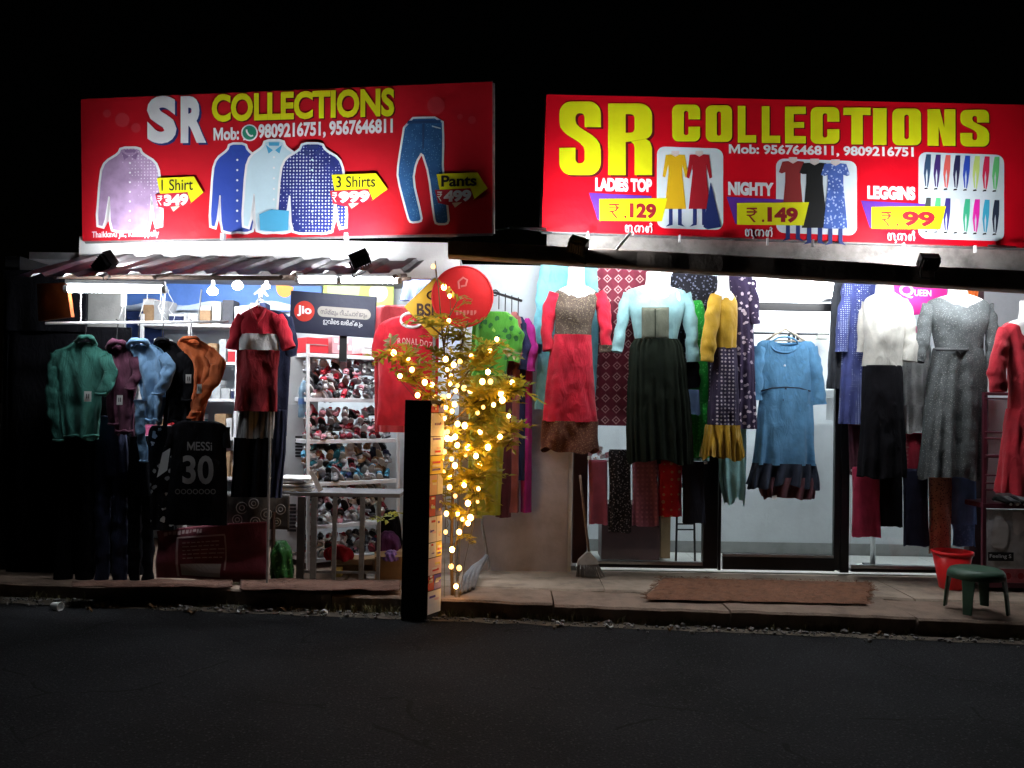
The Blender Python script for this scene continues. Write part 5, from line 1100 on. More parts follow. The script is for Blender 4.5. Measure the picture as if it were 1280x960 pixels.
LT = [(541.5, 333), (555, 359), (562, 370), (561, 401), (492, 441), (510, 448), (557, 449), (567, 456), (575, 452), (589, 445), (612, 438), (621, 424), (559, 462), (564, 470), (572, 482), (580, 485), (588, 488), (603, 477), (613, 477), (626, 492), (540, 481), (522, 494), (543, 495), (561, 495), (557, 509), (604, 509), (597, 516), (617, 506), (572, 530), (581, 532), (555, 541), (569, 546), (625, 546), (564, 549), (580, 533), (585, 559), (582, 569), (595, 570), (610, 559), (562, 594), (562, 609), (569, 620), (580, 606), (598, 611), (585, 629), (597, 627), (572, 642), (558, 642), (578, 649), (588, 647), (585, 654), (574, 665), (557, 665), (565, 687), (564, 708), (574, 710), (570, 733), (572, 753), (550, 520), (548, 560), (552, 575), (600, 540)] + [(563 + 9 * math.sin(i * 2.3), 480 + i * 8.5) for i in range(14)] + [(500, 470), (515, 462), (531, 478), (535, 505), (640, 478), (628, 500), (610, 465), (636, 520), (600, 580), (548, 600)]
ft = hang('string_light', 'string of warm fairy lights wound round the thin roadside shrub', 'fairy lights', Ys, (570, 760)); WARM = [glow('warm_bulb_%d' % q, (1, .47, .12), q) for q in (5, 18, 34, 58)]; rnd = random.Random(10)
bmesh_b = MB().sphere((0, 0, 0), .017, 8, 6, (1, 1, 1.15)); mbulb = bpy.data.meshes.new('bulb'); mbulb.from_pydata(bmesh_b.v, [], bmesh_b.f); mbulb.shade_smooth(); mbulb.materials.append(WARM[0]); pts = []
for x, y in LT:
    p = W(x, y, Ys - .1 + rnd.uniform(-.05, .05)); pts.append(p); o = bpy.data.objects.new('bulb', mbulb); COL.objects.link(o); o.parent = ft; o.location = p - ft.location; o.scale = (rnd.uniform(.7, 1.25),) * 3; o.material_slots[0].link = 'OBJECT'; o.material_slots[0].material = rnd.choice(WARM)
order = sorted(pts, key=lambda p: -p.z); wire = [order[0]]; rest = order[1:]
while rest:
    q = min(rest, key=lambda p: (p - wire[-1]).length); rest.remove(q); wire.append(q)
wp = []
for i in range(len(wire) - 1):
    for s in (0, .33, .66): q = wire[i].lerp(wire[i + 1], s); wp.append(q + Vector((rnd.gauss(0, .008), .012 + rnd.gauss(0, .006), -.022 * math.sin(s * 3.14) - .02)))
MB().tube(wp, .0025, 5).build('wire', surf('olive_wire', (.1, .08, .03), .6, .2, 10, 0), ft, smooth=True)
for x in (556, 569, 574): MB().tube([W(x, 540, Ys - .05), W(x + 1, 640, Ys - .06), W(x - 1, 757, Ys - .05)], .0025, 5).build('wire', MATS['olive_wire'], ft)

# =================================================================== RIGHT SHOP: mannequins and dresses
def mannequin(label, Y, neck, parts, sleeves, base, group='headless mannequins in front of the glass', scoop=.07, pole=True):
    """neck: (x, y top, y bottom, half width). parts: (name, rows, material, half depth, keyword args)"""
    t = hang('mannequin', label, 'mannequin', Y, base, group); x, y0, y1, hw = neck; k = Y / F
    c = W(x, y1, Y); h = (y1 - y0) * k; r_ = hw * k
    MB().lathe([(r_ * .9, h), (r_ * .93, h * .92), (r_ * .92, h * .6), (r_ * 1.0, h * .3), (r_ * 1.12, 0), (r_ * 1.3, -.02), (r_ * 1.35, -.06)], c, 22, 1, .8).build('neck', SKIN, t, smooth=True)
    if pole: MB().tube([c + Vector((0, .02, h)), c + Vector((0, .02, h + .12))], .01, 8).build('hook_rod', STEEL, t)
    br = parts[0][1]; hd0 = parts[0][3]
    drape([(r[0], r[1] + 1.5, r[2] - 1.5) for r in br[:5]], Y, lambda v: hd0(v * .6) * .93, 1, (0, 0), 3, m=20, n=40, wr=0).build('chest', SKIN, t, smooth=True)
    parts[0][4].update(scoop=(scoop, hw * 1.7 * k), top=False)
    for i, (nm, rows, m_, hd, kw) in enumerate(parts): kw.setdefault('cr', .01 if i == 0 else .016); kw.setdefault('m', 52); drape(rows, Y, hd, kw.pop('seed', 70 + i), **kw).build(nm, m_, t, smooth=True)
    for i, (nm, s_, m_) in enumerate(sleeves): sleeve(s_, Y, int(x) + i).build(nm, m_, t, smooth=True)
    return t
bust = lambda a, b_, ctr=.55: (lambda v: lerp(a, b_, min(1, v * 2.2)) + .02 * math.exp(-((v - ctr) / .2) ** 2))
FR_RED = cloth('scarlet_crepe', (.5, .008, .03)); BRO = cloth('brown_gold_brocade', (.075, .055, .042), 'floral', (.18, .15, .1), scale=70); HEMB = cloth('russet_brocade', (.1, .032, .018), 'floral', (.2, .1, .05), scale=70)
Y = 7.2
t = mannequin('mannequin in a scarlet dress with brown brocade bodice and hem', Y, (720, 334, 362, 11), [
    ('bodice', [(358, 706, 736), (361, 700, 742), (366, 694, 748), (380, 692, 746), (400, 694, 741), (420, 693, 739)], BRO, bust(.07, .1), dict(fold=(.002, .004), nf=5, wr=.004, seed=71)),
    ('skirt', [(419, 692, 740), (450, 686, 741), (490, 681, 744), (527, 677, 747)], FR_RED, .12, dict(fold=(.005, .028), nf=8, top=False, seed=72)),
    ('hem_band', [(526, 676.5, 747.5), (545, 676, 748), (563, 675, 750)], HEMB, .123, dict(fold=(.028, .032), nf=8, m=12, top=False, hem=.02, seed=72))],
    [('sleeve', [(696, 368, 0, 9), (688, 385, 0, 9), (683, 415, -.02, 8), (686, 438, -.04, 7)], FR_RED), ('sleeve', [(746, 366, 0, 10), (754, 385, 0, 9), (757, 412, -.02, 8), (757, 432, -.03, 7)], FR_RED), ('cuff', [(757, 431, -.03, 8), (757, 440, -.03, 8)], BRO)], (712, 712))
AQU = cloth('pale_aqua_chiffon', (.2, .37, .39)); OLG = cloth('olive_panel_cloth', (.085, .095, .07)); DGR = cloth('dark_green_pleats', (.008, .012, .008), wr=.3)
t = mannequin('mannequin in a pale aqua top and dark green pleated skirt', Y, (818, 340, 362, 11.5), [
    ('bodice', [(357, 803, 834), (360, 793, 846), (364, 784, 856), (376, 782, 858), (400, 789, 852), (425, 794, 846)], AQU, bust(.07, .1), dict(fold=(.002, .006), nf=6, wr=.006, seed=75)),
    ('skirt', [(424, 793, 847), (434, 788, 853), (470, 786, 858), (530, 784, 864), (577, 785, 866)], DGR, .14, dict(fold=(.008, .02), nf=24, n=150, top=False, hem=.02, wr=.004, seed=76))],
    [('sleeve', [(788, 368, 0, 9), (780, 388, 0, 8), (775, 415, -.02, 7), (771, 440, -.05, 7)], AQU), ('sleeve', [(854, 368, 0, 10), (861, 390, 0, 9), (865, 420, -.01, 8), (866, 452, -.02, 8)], AQU)], (822, 712))
mb = MB().grid(lambda u, v: W(lerp(802, 836, u), lerp(384, 424, v), Y - .128 - .02 * math.sin(u * 3.14) + .015 * v), 8, 8); mb.build('front_panel', OLG, t, smooth=True, solid=.004)
sleeve([(864, 452, .06, 9), (866, 485, .06, 9)], Y, 3).build('cuff', BLKC, t, smooth=True)
MB().tube([W(819, 386, Y - .158), W(819, 424, Y - .14)], .004, 5).build('placket', DGR, t)
MUS = cloth('mustard_silk', (.42, .25, .015), rough=.55); PUR_ = cloth('dark_bandhani', (.025, .018, .045), 'dots', (.4, .36, .4), scale=32)
t = mannequin('mannequin turned sideways in a mustard top and dark patterned skirt', Y, (904, 340, 366, 7.5), [
    ('bodice', [(361, 897, 910), (366, 892, 916), (378, 890, 921), (395, 892, 921), (436, 893, 919)], MUS, bust(.08, .1), dict(fold=(.004, .01), nf=6, seed=81)),
    ('skirt', [(435, 891, 920), (470, 888, 921), (532, 884, 922)], PUR_, .12, dict(fold=(.008, .02), nf=9, top=False, seed=82)),
    ('hem_ruffle', [(531, 882, 923), (550, 880, 925), (572, 878, 927)], MUS, .125, dict(fold=(.022, .04), nf=14, n=110, top=False, hem=.02, seed=83))],
    [('sleeve', [(895, 370, -.05, 8), (890, 395, -.08, 9), (886, 430, -.1, 9), (884, 452, -.1, 8)], MUS)], (904, 712))
CRM = cloth('cream_cotton', (.42, .41, .37)); 
t = mannequin('mannequin in a cream blouse and long black skirt', Y, (1104, 351, 371, 10), [
    ('bodice', [(366, 1096, 1118), (370, 1087, 1126), (376, 1081, 1131), (395, 1080, 1130), (425, 1081, 1127), (458, 1079, 1127)], CRM, bust(.08, .11), dict(fold=(.003, .012), nf=6, seed=85)),
    ('skirt', [(457, 1080, 1126), (480, 1079, 1127), (540, 1077, 1130), (596, 1073, 1132)], BLKC, .12, dict(fold=(.006, .022), nf=9, top=False, hem=.01, seed=86))],
    [('sleeve', [(1127, 376, 0, 9), (1134, 400, -.02, 9), (1137, 430, -.04, 9), (1136, 452, -.05, 10)], CRM), ('sleeve', [(1084, 378, .04, 7), (1079, 400, .05, 7), (1077, 440, .05, 6)], CRM)], (1104, 714))
GSP = cloth('grey_speckle_crepe', (.075, .085, .088), 'speckle', (.26, .28, .28), scale=90)
t = mannequin('mannequin in a long speckled grey dress with gathered waist', Y, (1197, 353, 374, 12), [
    ('bodice', [(369, 1182, 1214), (372, 1172, 1224), (377, 1161, 1234), (390, 1158, 1236), (412, 1166, 1230), (436, 1171, 1224)], GSP, bust(.08, .12), dict(fold=(.002, .006), nf=6, seed=88)),
    ('skirt', [(435, 1170, 1225), (450, 1166, 1228), (500, 1159, 1231), (560, 1153, 1231), (597, 1149, 1230)], GSP, .14, dict(fold=(.008, .034), nf=12, n=100, top=False, hem=.015, seed=89))],
    [('sleeve', [(1163, 382, 0, 10), (1156, 405, -.01, 9), (1153, 430, -.03, 9), (1148, 452, -.05, 7)], GSP), ('sleeve', [(1232, 382, 0, 10), (1239, 405, -.01, 9), (1240, 440, -.03, 8), (1238, 468, -.04, 8)], GSP)], (1197, 714))
MB().tube([W(1197 + 26.5 * math.cos(a), 436 + 1.5 * math.sin(a), Y - .152 * math.sin(a) - .002) for a in [i * math.pi / 12 for i in range(25)]], .011, 6).build('waist_band', cloth('charcoal_band', (.05, .055, .06)), t, smooth=True)
t = mannequin('mannequin in a red long sleeved dress cut by the right edge of the view', 6.95, (1285, 376, 402, 11), [
    ('bodice', [(400, 1268, 1302), (404, 1258, 1312), (412, 1252, 1318), (440, 1260, 1312), (470, 1263, 1308), (512, 1262, 1310)], cloth('red_georgette', (.36, .012, .025)), bust(.08, .11), dict(fold=(.004, .012), nf=7, seed=91)),
    ('skirt', [(511, 1261, 1311), (540, 1256, 1316), (580, 1251, 1322), (617, 1247, 1327)], MATS['red_georgette'], .13, dict(fold=(.008, .026), nf=10, top=False, hem=.01, seed=92))],
    [('sleeve', [(1257, 412, 0, 9), (1251, 435, -.02, 10), (1246, 465, -.04, 11), (1248, 490, -.05, 10)], MATS['red_georgette']), ('sleeve', [(1313, 412, 0, 9), (1318, 440, 0, 10), (1322, 490, 0, 10)], MATS['red_georgette'])], (1285, 720))

# hanging dresses behind the mannequins
def hdress(name, label, Y, rows, mat, hd=.06, seed=1, sleeves=(), fold=(.004, .02), nf=7, group=None, cat='dress', extra=None, **kw):
    xs_ = [r_[1] for r_ in rows] + [r_[2] for r_ in rows]; t = hang(name, label, cat, Y, ((min(xs_) + max(xs_)) / 2, rows[-1][0]), group)
    kw.setdefault('cr', .01); drape(rows, Y, hd, seed, fold, nf, **kw).build('body', mat, t, smooth=True)
    for k, s_ in enumerate(sleeves): sleeve(s_, Y, seed + k).build('sleeve', mat, t, smooth=True)
    return t
CYA = cloth('cyan_voile', (.2, .55, .66))
hdress('long_dress', 'cyan long dress on the pale wall behind the scarlet mannequin', 7.4, [(322, 696, 740), (326, 684, 752), (334, 678, 758), (400, 676, 752), (512, 668, 748)], CYA, .05, 101, [[(683, 332, 0, 8), (677, 380, -.02, 8), (673, 430, -.03, 8)]])
DIA = cloth('maroon_diamond_print', (.13, .015, .03), 'diamond', (.5, .3, .3), scale=11)
hdress('long_dress', 'maroon long dress with pale diamond print between two mannequins', 7.38, [(326, 764, 796), (330, 752, 806), (338, 744, 812), (380, 748, 810), (450, 746, 812), (532, 740, 806)], DIA, .05, 102, [[(808, 338, 0, 9), (812, 380, 0, 9), (806, 420, 0, 9)]], fold=(.003, .014))
BKF = cloth('black_floral_dress', (.015, .015, .02), 'floral', (.12, .13, .18), scale=40)
hdress('long_dress', 'black floral dress hanging right of the aqua mannequin', 7.4, [(338, 846, 880), (344, 838, 892), (400, 842, 890), (440, 846, 884), (500, 848, 876)], BKF, .05, 103, [[(888, 346, -.02, 9), (888, 385, -.03, 9), (884, 418, -.03, 8)]])
hdress('long_dress', 'bright green patterned dress hanging beside the mustard mannequin', 7.34, [(376, 866, 876), (384, 862, 880), (450, 862, 884), (572, 864, 886)], cloth('bright_green_print', (.02, .42, .05), 'floral', (.1, .6, .12), scale=40), .06, 104)
single(sheet(858, 487, 874, 518, 7.2, 8, .01, 5), 'denim_cuff', cloth('denim_cuff_cloth', (.08, .14, .26)), 'short piece of blue denim hanging beside the dark pleated skirt', 'cloth', smooth=True)
DPF = cloth('aubergine_floral', (.028, .018, .05), 'floral', (.5, .42, .48), scale=22)
hdress('long_dress', 'aubergine floral dress hanging behind the mustard mannequin', 7.38, [(338, 914, 934), (346, 908, 940), (370, 914, 941), (440, 918, 942), (536, 916, 945)], DPF, .06, 105, [[(938, 350, -.02, 6), (942, 378, -.03, 7), (943, 405, -.03, 7)]])
AQ2 = cloth('mint_aqua_cloth', (.3, .58, .58))
hdress('long_dress', 'mint aqua dress hem showing below the mustard mannequin', 7.48, [(470, 900, 930), (540, 898, 933), (600, 900, 932), (626, 905, 930)], AQ2, .05, 106, fold=(.004, .02), hem=.03)
hdress('long_dress', 'small mint garment hanging behind the black pleated skirt', 7.48, [(505, 862, 888), (550, 860, 888), (576, 862, 886)], AQ2, .04, 107)
# blue dress on a wooden hanger
BLD = cloth('denim_blue_rayon', (.1, .27, .47), 'floral', (.1, .28, .5), scale=16); DRF = cloth('dark_ruffle', (.025, .035, .06)); t = hang('long_dress', 'blue dress with dark ruffled hem on a wooden hanger in the glass doorway', 'dress', 7.42, (982, 624)); yy = 7.42
drape([(426, 952, 1014), (430, 947, 1018), (440, 946, 1019), (460, 947, 1018), (488, 951, 1013)], yy, .045, 111, (.003, .008), 6, wr=.006, top=False, scoop=(.05, .1)).build('bodice', BLD, t, smooth=True)
drape([(487, 950, 1014), (520, 947, 1016), (560, 944, 1018), (581, 942, 1019)], yy, .075, 112, (.006, .024), 9, n=90, top=False).build('skirt', BLD, t, smooth=True)
drape([(579, 941, 1019), (592, 937, 1021), (609, 934, 1022)], yy, .078, 113, (.022, .042), 15, n=130, top=False, hem=.02, m=16).build('ruffle', DRF, t, smooth=True)
drape([(596, 948, 1016), (612, 950, 1016), (622, 954, 1014)], yy + .015, .07, 114, (.02, .035), 13, n=110, top=False, hem=.012, m=12).build('under_ruffle', cloth('dusky_maroon', (.13, .05, .065)), t, smooth=True)
sleeve([(951, 434, 0, 8), (946, 460, 0, 9), (944, 500, 0, 9)], yy, 111).build('sleeve', BLD, t, smooth=True); sleeve([(1014, 434, 0, 8), (1019, 460, 0, 9), (1024, 506, 0, 10)], yy, 112).build('sleeve', BLD, t, smooth=True)
neckhole(981, 431, 17, 10, yy - .035, 1.2).build('neckline', BLD, t, smooth=True); MB().tube([W(951, 489, yy - .05), W(965, 485, yy - .06), W(982, 484, yy - .065), W(999, 485, yy - .06), W(1013, 489, yy - .05)], .006, 6).build('drawstring', DRF, t, smooth=True)
MB().tube([W(982, 484, yy - .068), W(979, 500, yy - .075), W(981, 512, yy - .08)], .006, 5).build('tassel', DRF, t); MB().tube([W(982, 484, yy - .068), W(986, 498, yy - .075), W(985, 508, yy - .08)], .006, 5).build('tassel', DRF, t)
MB().sphere(W(981, 457, yy - .058), .009, 8, 6, (1, .4, 1)).build('button', WHITEPL, t)
MB().add([W(x, y, yy - .11) for x, y in ((965, 620), (971, 619), (971, 624), (965, 625))], [[0, 1, 2, 3]]).build('price_tag', LABELW, t)
hanger(982, 411, 24, yy, 15, surf('cream_wood', (.6, .52, .4), .5, .2, 14, .1), 'cream wooden hanger holding the blue dress', hook=16)
NDT = cloth('indigo_dotted', (.045, .06, .2), 'dots', (.35, .42, .6), scale=58)
t = hdress('long_dress', 'indigo dotted long dress hanging left of the cream mannequin', 7.36, [(346, 1062, 1088), (352, 1056, 1096), (380, 1056, 1096), (450, 1052, 1094), (530, 1048, 1092)], NDT, .05, 121, [[(1060, 356, -.02, 7), (1054, 400, -.03, 8), (1052, 440, -.03, 8)]], fold=(.003, .016))
for y in (364, 376, 388): MB().sphere(W(1074, y, 7.3), .007, 8, 5, (1, .4, 1)).build('button', WHITEPL, t)
hdress('jacket', 'charcoal jacket hanging left of the indigo dotted dress', 7.44, [(352, 1044, 1056), (372, 1040, 1060), (420, 1038, 1058), (486, 1034, 1052)], cloth('charcoal_wool', (.03, .034, .042)), .06, 122, cat='jacket')
hdress('long_dress', 'plum and black dress under the indigo dotted one', 7.46, [(526, 1060, 1082), (560, 1062, 1086), (594, 1064, 1086)], cloth('plum_cloth', (.1, .03, .05)), .05, 123)
LACE = cloth('white_lace', (.66, .66, .66), 'speckle', (.38, .38, .38), scale=70)
t = hdress('long_dress', 'white lace dress hanging between the cream and grey mannequins', 7.4, [(420, 1130, 1160), (440, 1126, 1163), (480, 1126, 1163), (508, 1124, 1164)], LACE, .05, 124, fold=(.003, .02)); drape([(506, 1126, 1162), (525, 1127, 1160), (541, 1128, 1158)], 7.4, .052, 125, (.02, .03), 9, top=False, hem=.01).build('lower_tier', LACE, t, smooth=True)
t = hang('shop_bag', 'magenta shop bag with a white printed word hanging behind the mannequins', 'bag', 7.44, (1150, 400)); MAG = flat('magenta_bag', (.7, .02, .28))
MB().add([W(x, y, 7.44 + d) for d in (0, .05) for x, y in ((1120, 396), (1184, 390), (1184, 345), (1116, 345))], [[0, 1, 2, 3], [7, 6, 5, 4], [0, 4, 5, 1], [1, 5, 6, 2], [2, 6, 7, 3], [3, 7, 4, 0]]).build('bag', MAG, t, bevel=.01)
pl = Plane(W(1120, 396, 7.437), W(1184, 396, 7.437), W(1120, 345, 7.437), t); pl.text('Q', 1124, 1142, 372, 355, 373, WHT, .001, off=.02); pl.text('UEEN', 1143, 1164, 370, 362, 370.5, WHT, .001, off=.02)
MB().tube([W(x, y, 7.43) for x, y in ((1142, 400), (1142, 408))], [.012, .02], 8).build('charm', cloth('pink_charm', (.6, .2, .3)), t); MB().sphere(W(1145, 412, 7.43), .03, 10, 8, (.9, .4, 1)).build('charm', MATS['pink_charm'], t)
single(drape([(345, 1206, 1222), (360, 1205, 1223), (373, 1207, 1221)], 7.44, .03, 126), 'orange_garment', cloth('bright_orange_cloth', (.7, .14, .02)), 'small bright orange garment high up behind the grey mannequin', 'garment', smooth=True)
single(sheet(1132, 541, 1153, 588, 7.42, 9, .012), 'red_cloth', cloth('rose_red_cloth', (.45, .02, .05), 'dots', (.55, .12, .14), scale=30), 'rose red cloth hanging below the white lace dress', 'cloth', smooth=True)

# folded cloths on the two low rails
def low_rail(xa, xb, y, label):
    t = hang('display_rail', label, 'rail', 7.36, ((xa + xb) / 2, y)); MB().tube([W(xa, y, 7.38), W(xb, y + (xb - xa) * .0175, 7.38)], .01, 8).build('bar', STEEL, t)
    for x in (xa + 2, xb - 2): MB().tube([W(x, y, 7.38), W(x, y + 2, 7.54)], .008, 6).build('bracket', STEEL, t)
low_rail(736, 884, 576, 'steel display rail holding folded cloths in the left window'); low_rail(1064, 1218, 588, 'steel display rail holding folded cloths in the right window')
def fc(x0, y0, x1, y1, lab, mat, sd, Yd=7.36): single(sheet(x0, y0, x1, y1, Yd, sd, .014, 4, .035), 'folded_cloth', mat, lab, 'cloth', 'folded cloths on the low rails', smooth=True)
fc(736, 575, 759, 655, 'dusty rose folded cloth, leftmost on the left low rail', cloth('dusty_rose', (.36, .08, .13)), 1)
fc(761, 562, 788, 665, 'black floral folded cloth with long drop on the left low rail', cloth('black_floral', (.02, .018, .02), 'floral', (.2, .19, .2), scale=55), 2)
fc(790, 574, 822, 657, 'mauve checked folded cloth on the left low rail', cloth('mauve_check', (.3, .11, .18), 'grid', (.4, .16, .25), scale=26), 3)
fc(822, 575, 852, 645, 'red spotted folded cloth on the left low rail', cloth('red_spotted', (.55, .015, .035), 'dots', (.5, .25, .15), scale=16), 4)
fc(853, 577, 880, 654, 'dark navy folded cloth, rightmost on the left low rail', cloth('ink_navy_cloth', (.015, .018, .032)), 5)
fc(1065, 584, 1099, 671, 'raspberry folded cloth, leftmost on the right low rail', cloth('raspberry_cloth', (.45, .03, .09)), 6)
fc(1098, 588, 1127, 658, 'plain black folded cloth under the cream mannequin', BLKC, 7); fc(1129, 586, 1159, 682, 'longest black folded cloth on the right low rail', NVY, 8)
fc(1161, 590, 1188, 692, 'tan floral folded cloth touching the red bucket', cloth('tan_floral', (.55, .28, .2), 'floral', (.13, .05, .05), scale=60), 9)
fc(1189, 592, 1219, 655, 'blue folded cloth, rightmost on the right low rail', cloth('sky_blue_cloth', (.15, .29, .62)), 10); fc(1191, 650, 1217, 682, 'frilled blue cloth under the folded blue one', cloth('blue_frill', (.13, .26, .56), 'floral', (.2, .36, .66), scale=40), 11, 7.4)
# flowers in the window
t = hang('flower_bunch', 'bunch of small white and pink artificial flowers in the left window', 'flowers', 7.42, (748, 578)); rnd = random.Random(12)
for k in range(16):
    c = W(748 + rnd.gauss(0, 7), 566 + rnd.gauss(0, 6), 7.42 + rnd.uniform(-.04, .04)); mb = MB()
    for q in range(5): a = q * 1.257; mb.sphere(c + Vector((math.cos(a) * .012, 0, math.sin(a) * .012)), .01, 6, 4, (1, .5, 1))
    mb.build('flower', WHITEPL if k % 3 else surf('pink_petal', (.6, .3, .35), .6, .1, 20, 0), t)
t = hang('flower_bunch', 'small red artificial flowers above the dark navy cloth', 'flowers', 7.36, (862, 577))
for k in range(9): MB().sphere(W(858 + rnd.gauss(0, 6), 569 + rnd.gauss(0, 4), 7.36 + rnd.uniform(-.03, .03)), .016, 7, 5).build('flower', surf('red_petal', (.45, .03, .05), .6, .2, 20, 0) if k % 3 else BLACKPL, t)

# inside the right shop
t = hang('wall_rod', 'dark clothes rod on the white back wall behind the blue dress', 'rod', 8.5, (985, 417)); MB().tube([W(934, 416, 8.5), W(1036, 418, 8.5)], .012, 8).build('rod', BLACKMETAL, t); MB().pbox(1022, 409, 1036, 424, 8.49, .08).build('bracket', surf('cream_bracket', (.5, .48, .42), .6, .2, 10, .1), t, bevel=.006)
for x in (985, 991, 996): MB().pbox(x, 416, x + 3, 432, 8.47, .02).build('clip', BLACKPL, t)
t = hang('price_stand', 'white plastic bracket stand on the back wall right of the blue dress', 'stand', 8.35, (1030, 530)); MB().pbox(1014, 487, 1048, 496, 8.3, .2).build('tray', WHITEPL, t, bevel=.005); MB().pbox(1040, 497, 1048, 525, 8.31, .15).build('leg', WHITEPL, t)
t = hang('counter', 'dark brown counter front standing inside the left window', 'counter', 7.95, (790, 703)); MB().pbox(752, 634, 825, 700, 7.95, .3).build('front', surf('brown_laminate', (.07, .03, .03), .45, .3, 8, .05), t, bevel=.004); MB().pbox(750, 630, 827, 633.5, 7.93, .34).build('top', DARKWOOD, t, bevel=.004); MB().pbox(826, 640, 838, 698, 7.98, .26).build('side_panel', CARD, t)
t = hang('bar_stool', 'black metal bar stool inside the shop left of the door', 'stool', 8.1, (858, 695))
for x in (845, 869):
    for d in (0, .22): MB().tube([W(x + (2 if x < 850 else -2), 610, 8.0 + d), WZ(x, 692 if d else 698, .15) if 0 else Vector((W(x, 690, 8.0 + d).x, 8.0 + d, .15))], .01, 8).build('leg', BLACKMETAL, t)
for y in (655, 662): MB().tube([W(845, y, 8.0), W(869, y, 8.0)], .007, 6).build('rung', BLACKMETAL, t)
MB().pbox(842, 604, 872, 610, 7.98, .28).build('seat', BLACKPL, t, bevel=.01)
t = hang('display_stand', 'chrome display stand with flat cross base inside the right window', 'stand', 7.75, (1094, 710)); c = W(1091, 700, 7.8); c.z = .15
MB().tube([c + Vector((0, 0, .03)), c + Vector((0, 0, 1.1))], .022, 12).build('pole', STEEL, t, smooth=True)
for dx, dy in (((-.2, -.06), (.24, .02)), ((-.2, .06), (.22, .0))): pass
MB().tube([c + Vector((-.2, -.07, .02)), c + Vector((.25, -.02, .02))], .018, 10).build('foot', STEEL, t, smooth=True); MB().tube([c + Vector((-.18, .1, .02)), c + Vector((.22, .12, .02))], .018, 10).build('foot', STEEL, t, smooth=True); MB().box(c + Vector((0, .03, .03)), (.09, .2, .035)).build('hub', BLACKMETAL, t, bevel=.006)

# things on the pavement
Yb = 7.19; c = WZ(1190, 735, .142); t = thing('bucket', 'red plastic bucket on the pavement behind the green stool', 'bucket', c); k = c.y / F; RB = surf('red_bucket_plastic', (.72, .014, .018), .35, .12, 10, .03)
MB().lathe([(14.5 * k, .0), (15 * k, .005), (23 * k, 43 * k), (22 * k, 43.2 * k), (14 * k, .01)], c, 32, cap=False).build('body', RB, t, smooth=True); MB().lathe([(23 * k, 42 * k), (24.6 * k, 42.5 * k), (24.6 * k, 46 * k), (23 * k, 46.5 * k), (22 * k, 43 * k)], c, 32, cap=False).build('rim', RB, t, smooth=True)
MB().lathe([(.001, .006), (14.3 * k, .006)], c, 24, cap=False).build('base', RB, t); MB().tube([c + Vector((23.5 * k * math.cos(a), -23.5 * k * abs(math.sin(a)) * .8, 45 * k - 9 * k * math.sin(a))) for a in [i * math.pi / 12 for i in range(13)]], .004, 6).build('handle', STEEL, t)
c = WZ(1220, 763, .142); t = thing('stool', 'low dark green plastic stool at the right end of the pavement', 'stool', c); k = c.y / F; GP = surf('green_stool_plastic', (.035, .085, .055), .45, .3, 9, .08)
h = 53 * k; MB().lathe([(.001, h), (24 * k, h), (27 * k, h - .003), (30 * k, h - .01), (32.5 * k, h - .03), (33.5 * k, h - .07), (32 * k, h - .072), (30.5 * k, h - .04), (.001, h - .025)], c, 36, cap=False).build('seat', GP, t, smooth=True)
for a in (35, 125, 215, 305):
    q = R(a + 12); d = Vector((math.cos(q), math.sin(q), 0)); s = Vector((-d.y, d.x, 0)); vs = []
    for r_, z, w in ((31 * k, h - .06, .045), (34 * k, h * .4, .036), (36 * k, .0, .03)):
        for o_, i_ in ((1, 1), (1, -1), (-1, -1), (-1, 1)): vs.append(c + d * (r_ + o_ * .008) + s * w * i_ + Vector((0, 0, z)))
    MB().add(vs, [[i * 4 + j, i * 4 + (j + 1) % 4, (i + 1) * 4 + (j + 1) % 4, (i + 1) * 4 + j] for i in range(2) for j in range(4)] + [[0, 1, 2, 3], [8, 9, 10, 11]]).build('leg', GP, t, bevel=.006)
t = hang('broom', 'broom with grey bristles leaning beside the left window', 'broom', 7.4, (737, 722)); hd_ = W(737, 697, 7.36)
MB().tube([W(725, 594, 7.5), hd_], .011, 8).build('handle', surf('worn_wood_handle', (.3, .22, .17), .6, .3, 30, .1), t, smooth=True)
MB().prism([(W(x, y, 7.34).x, W(x, y, 7.34).z) for x, y in ((721, 706), (748, 705), (746, 699), (738, 690), (733, 690), (723, 699))], 7.31, 7.37).build('head', surf('greyish_plastic', (.5, .5, .5), .5, .2, 20, .1), t, bevel=.006)
bm_ = MB(); rnd = random.Random(14)
for i in range(150): u = rnd.uniform(-1, 1); d = rnd.uniform(-.025, .025); a = W(734.5 + u * 12.5, 704, 7.34 + d); b_ = W(737 + u * 18 + rnd.gauss(0, .6), 721 + rnd.gauss(0, 1), 7.33 + d * 1.6); bm_.tube([a, b_], .0022, 3)
tag(bm_.build('bristles', surf('grey_bristle', (.2, .18, .16), .8, .3, 40, 0), t), kind='stuff')
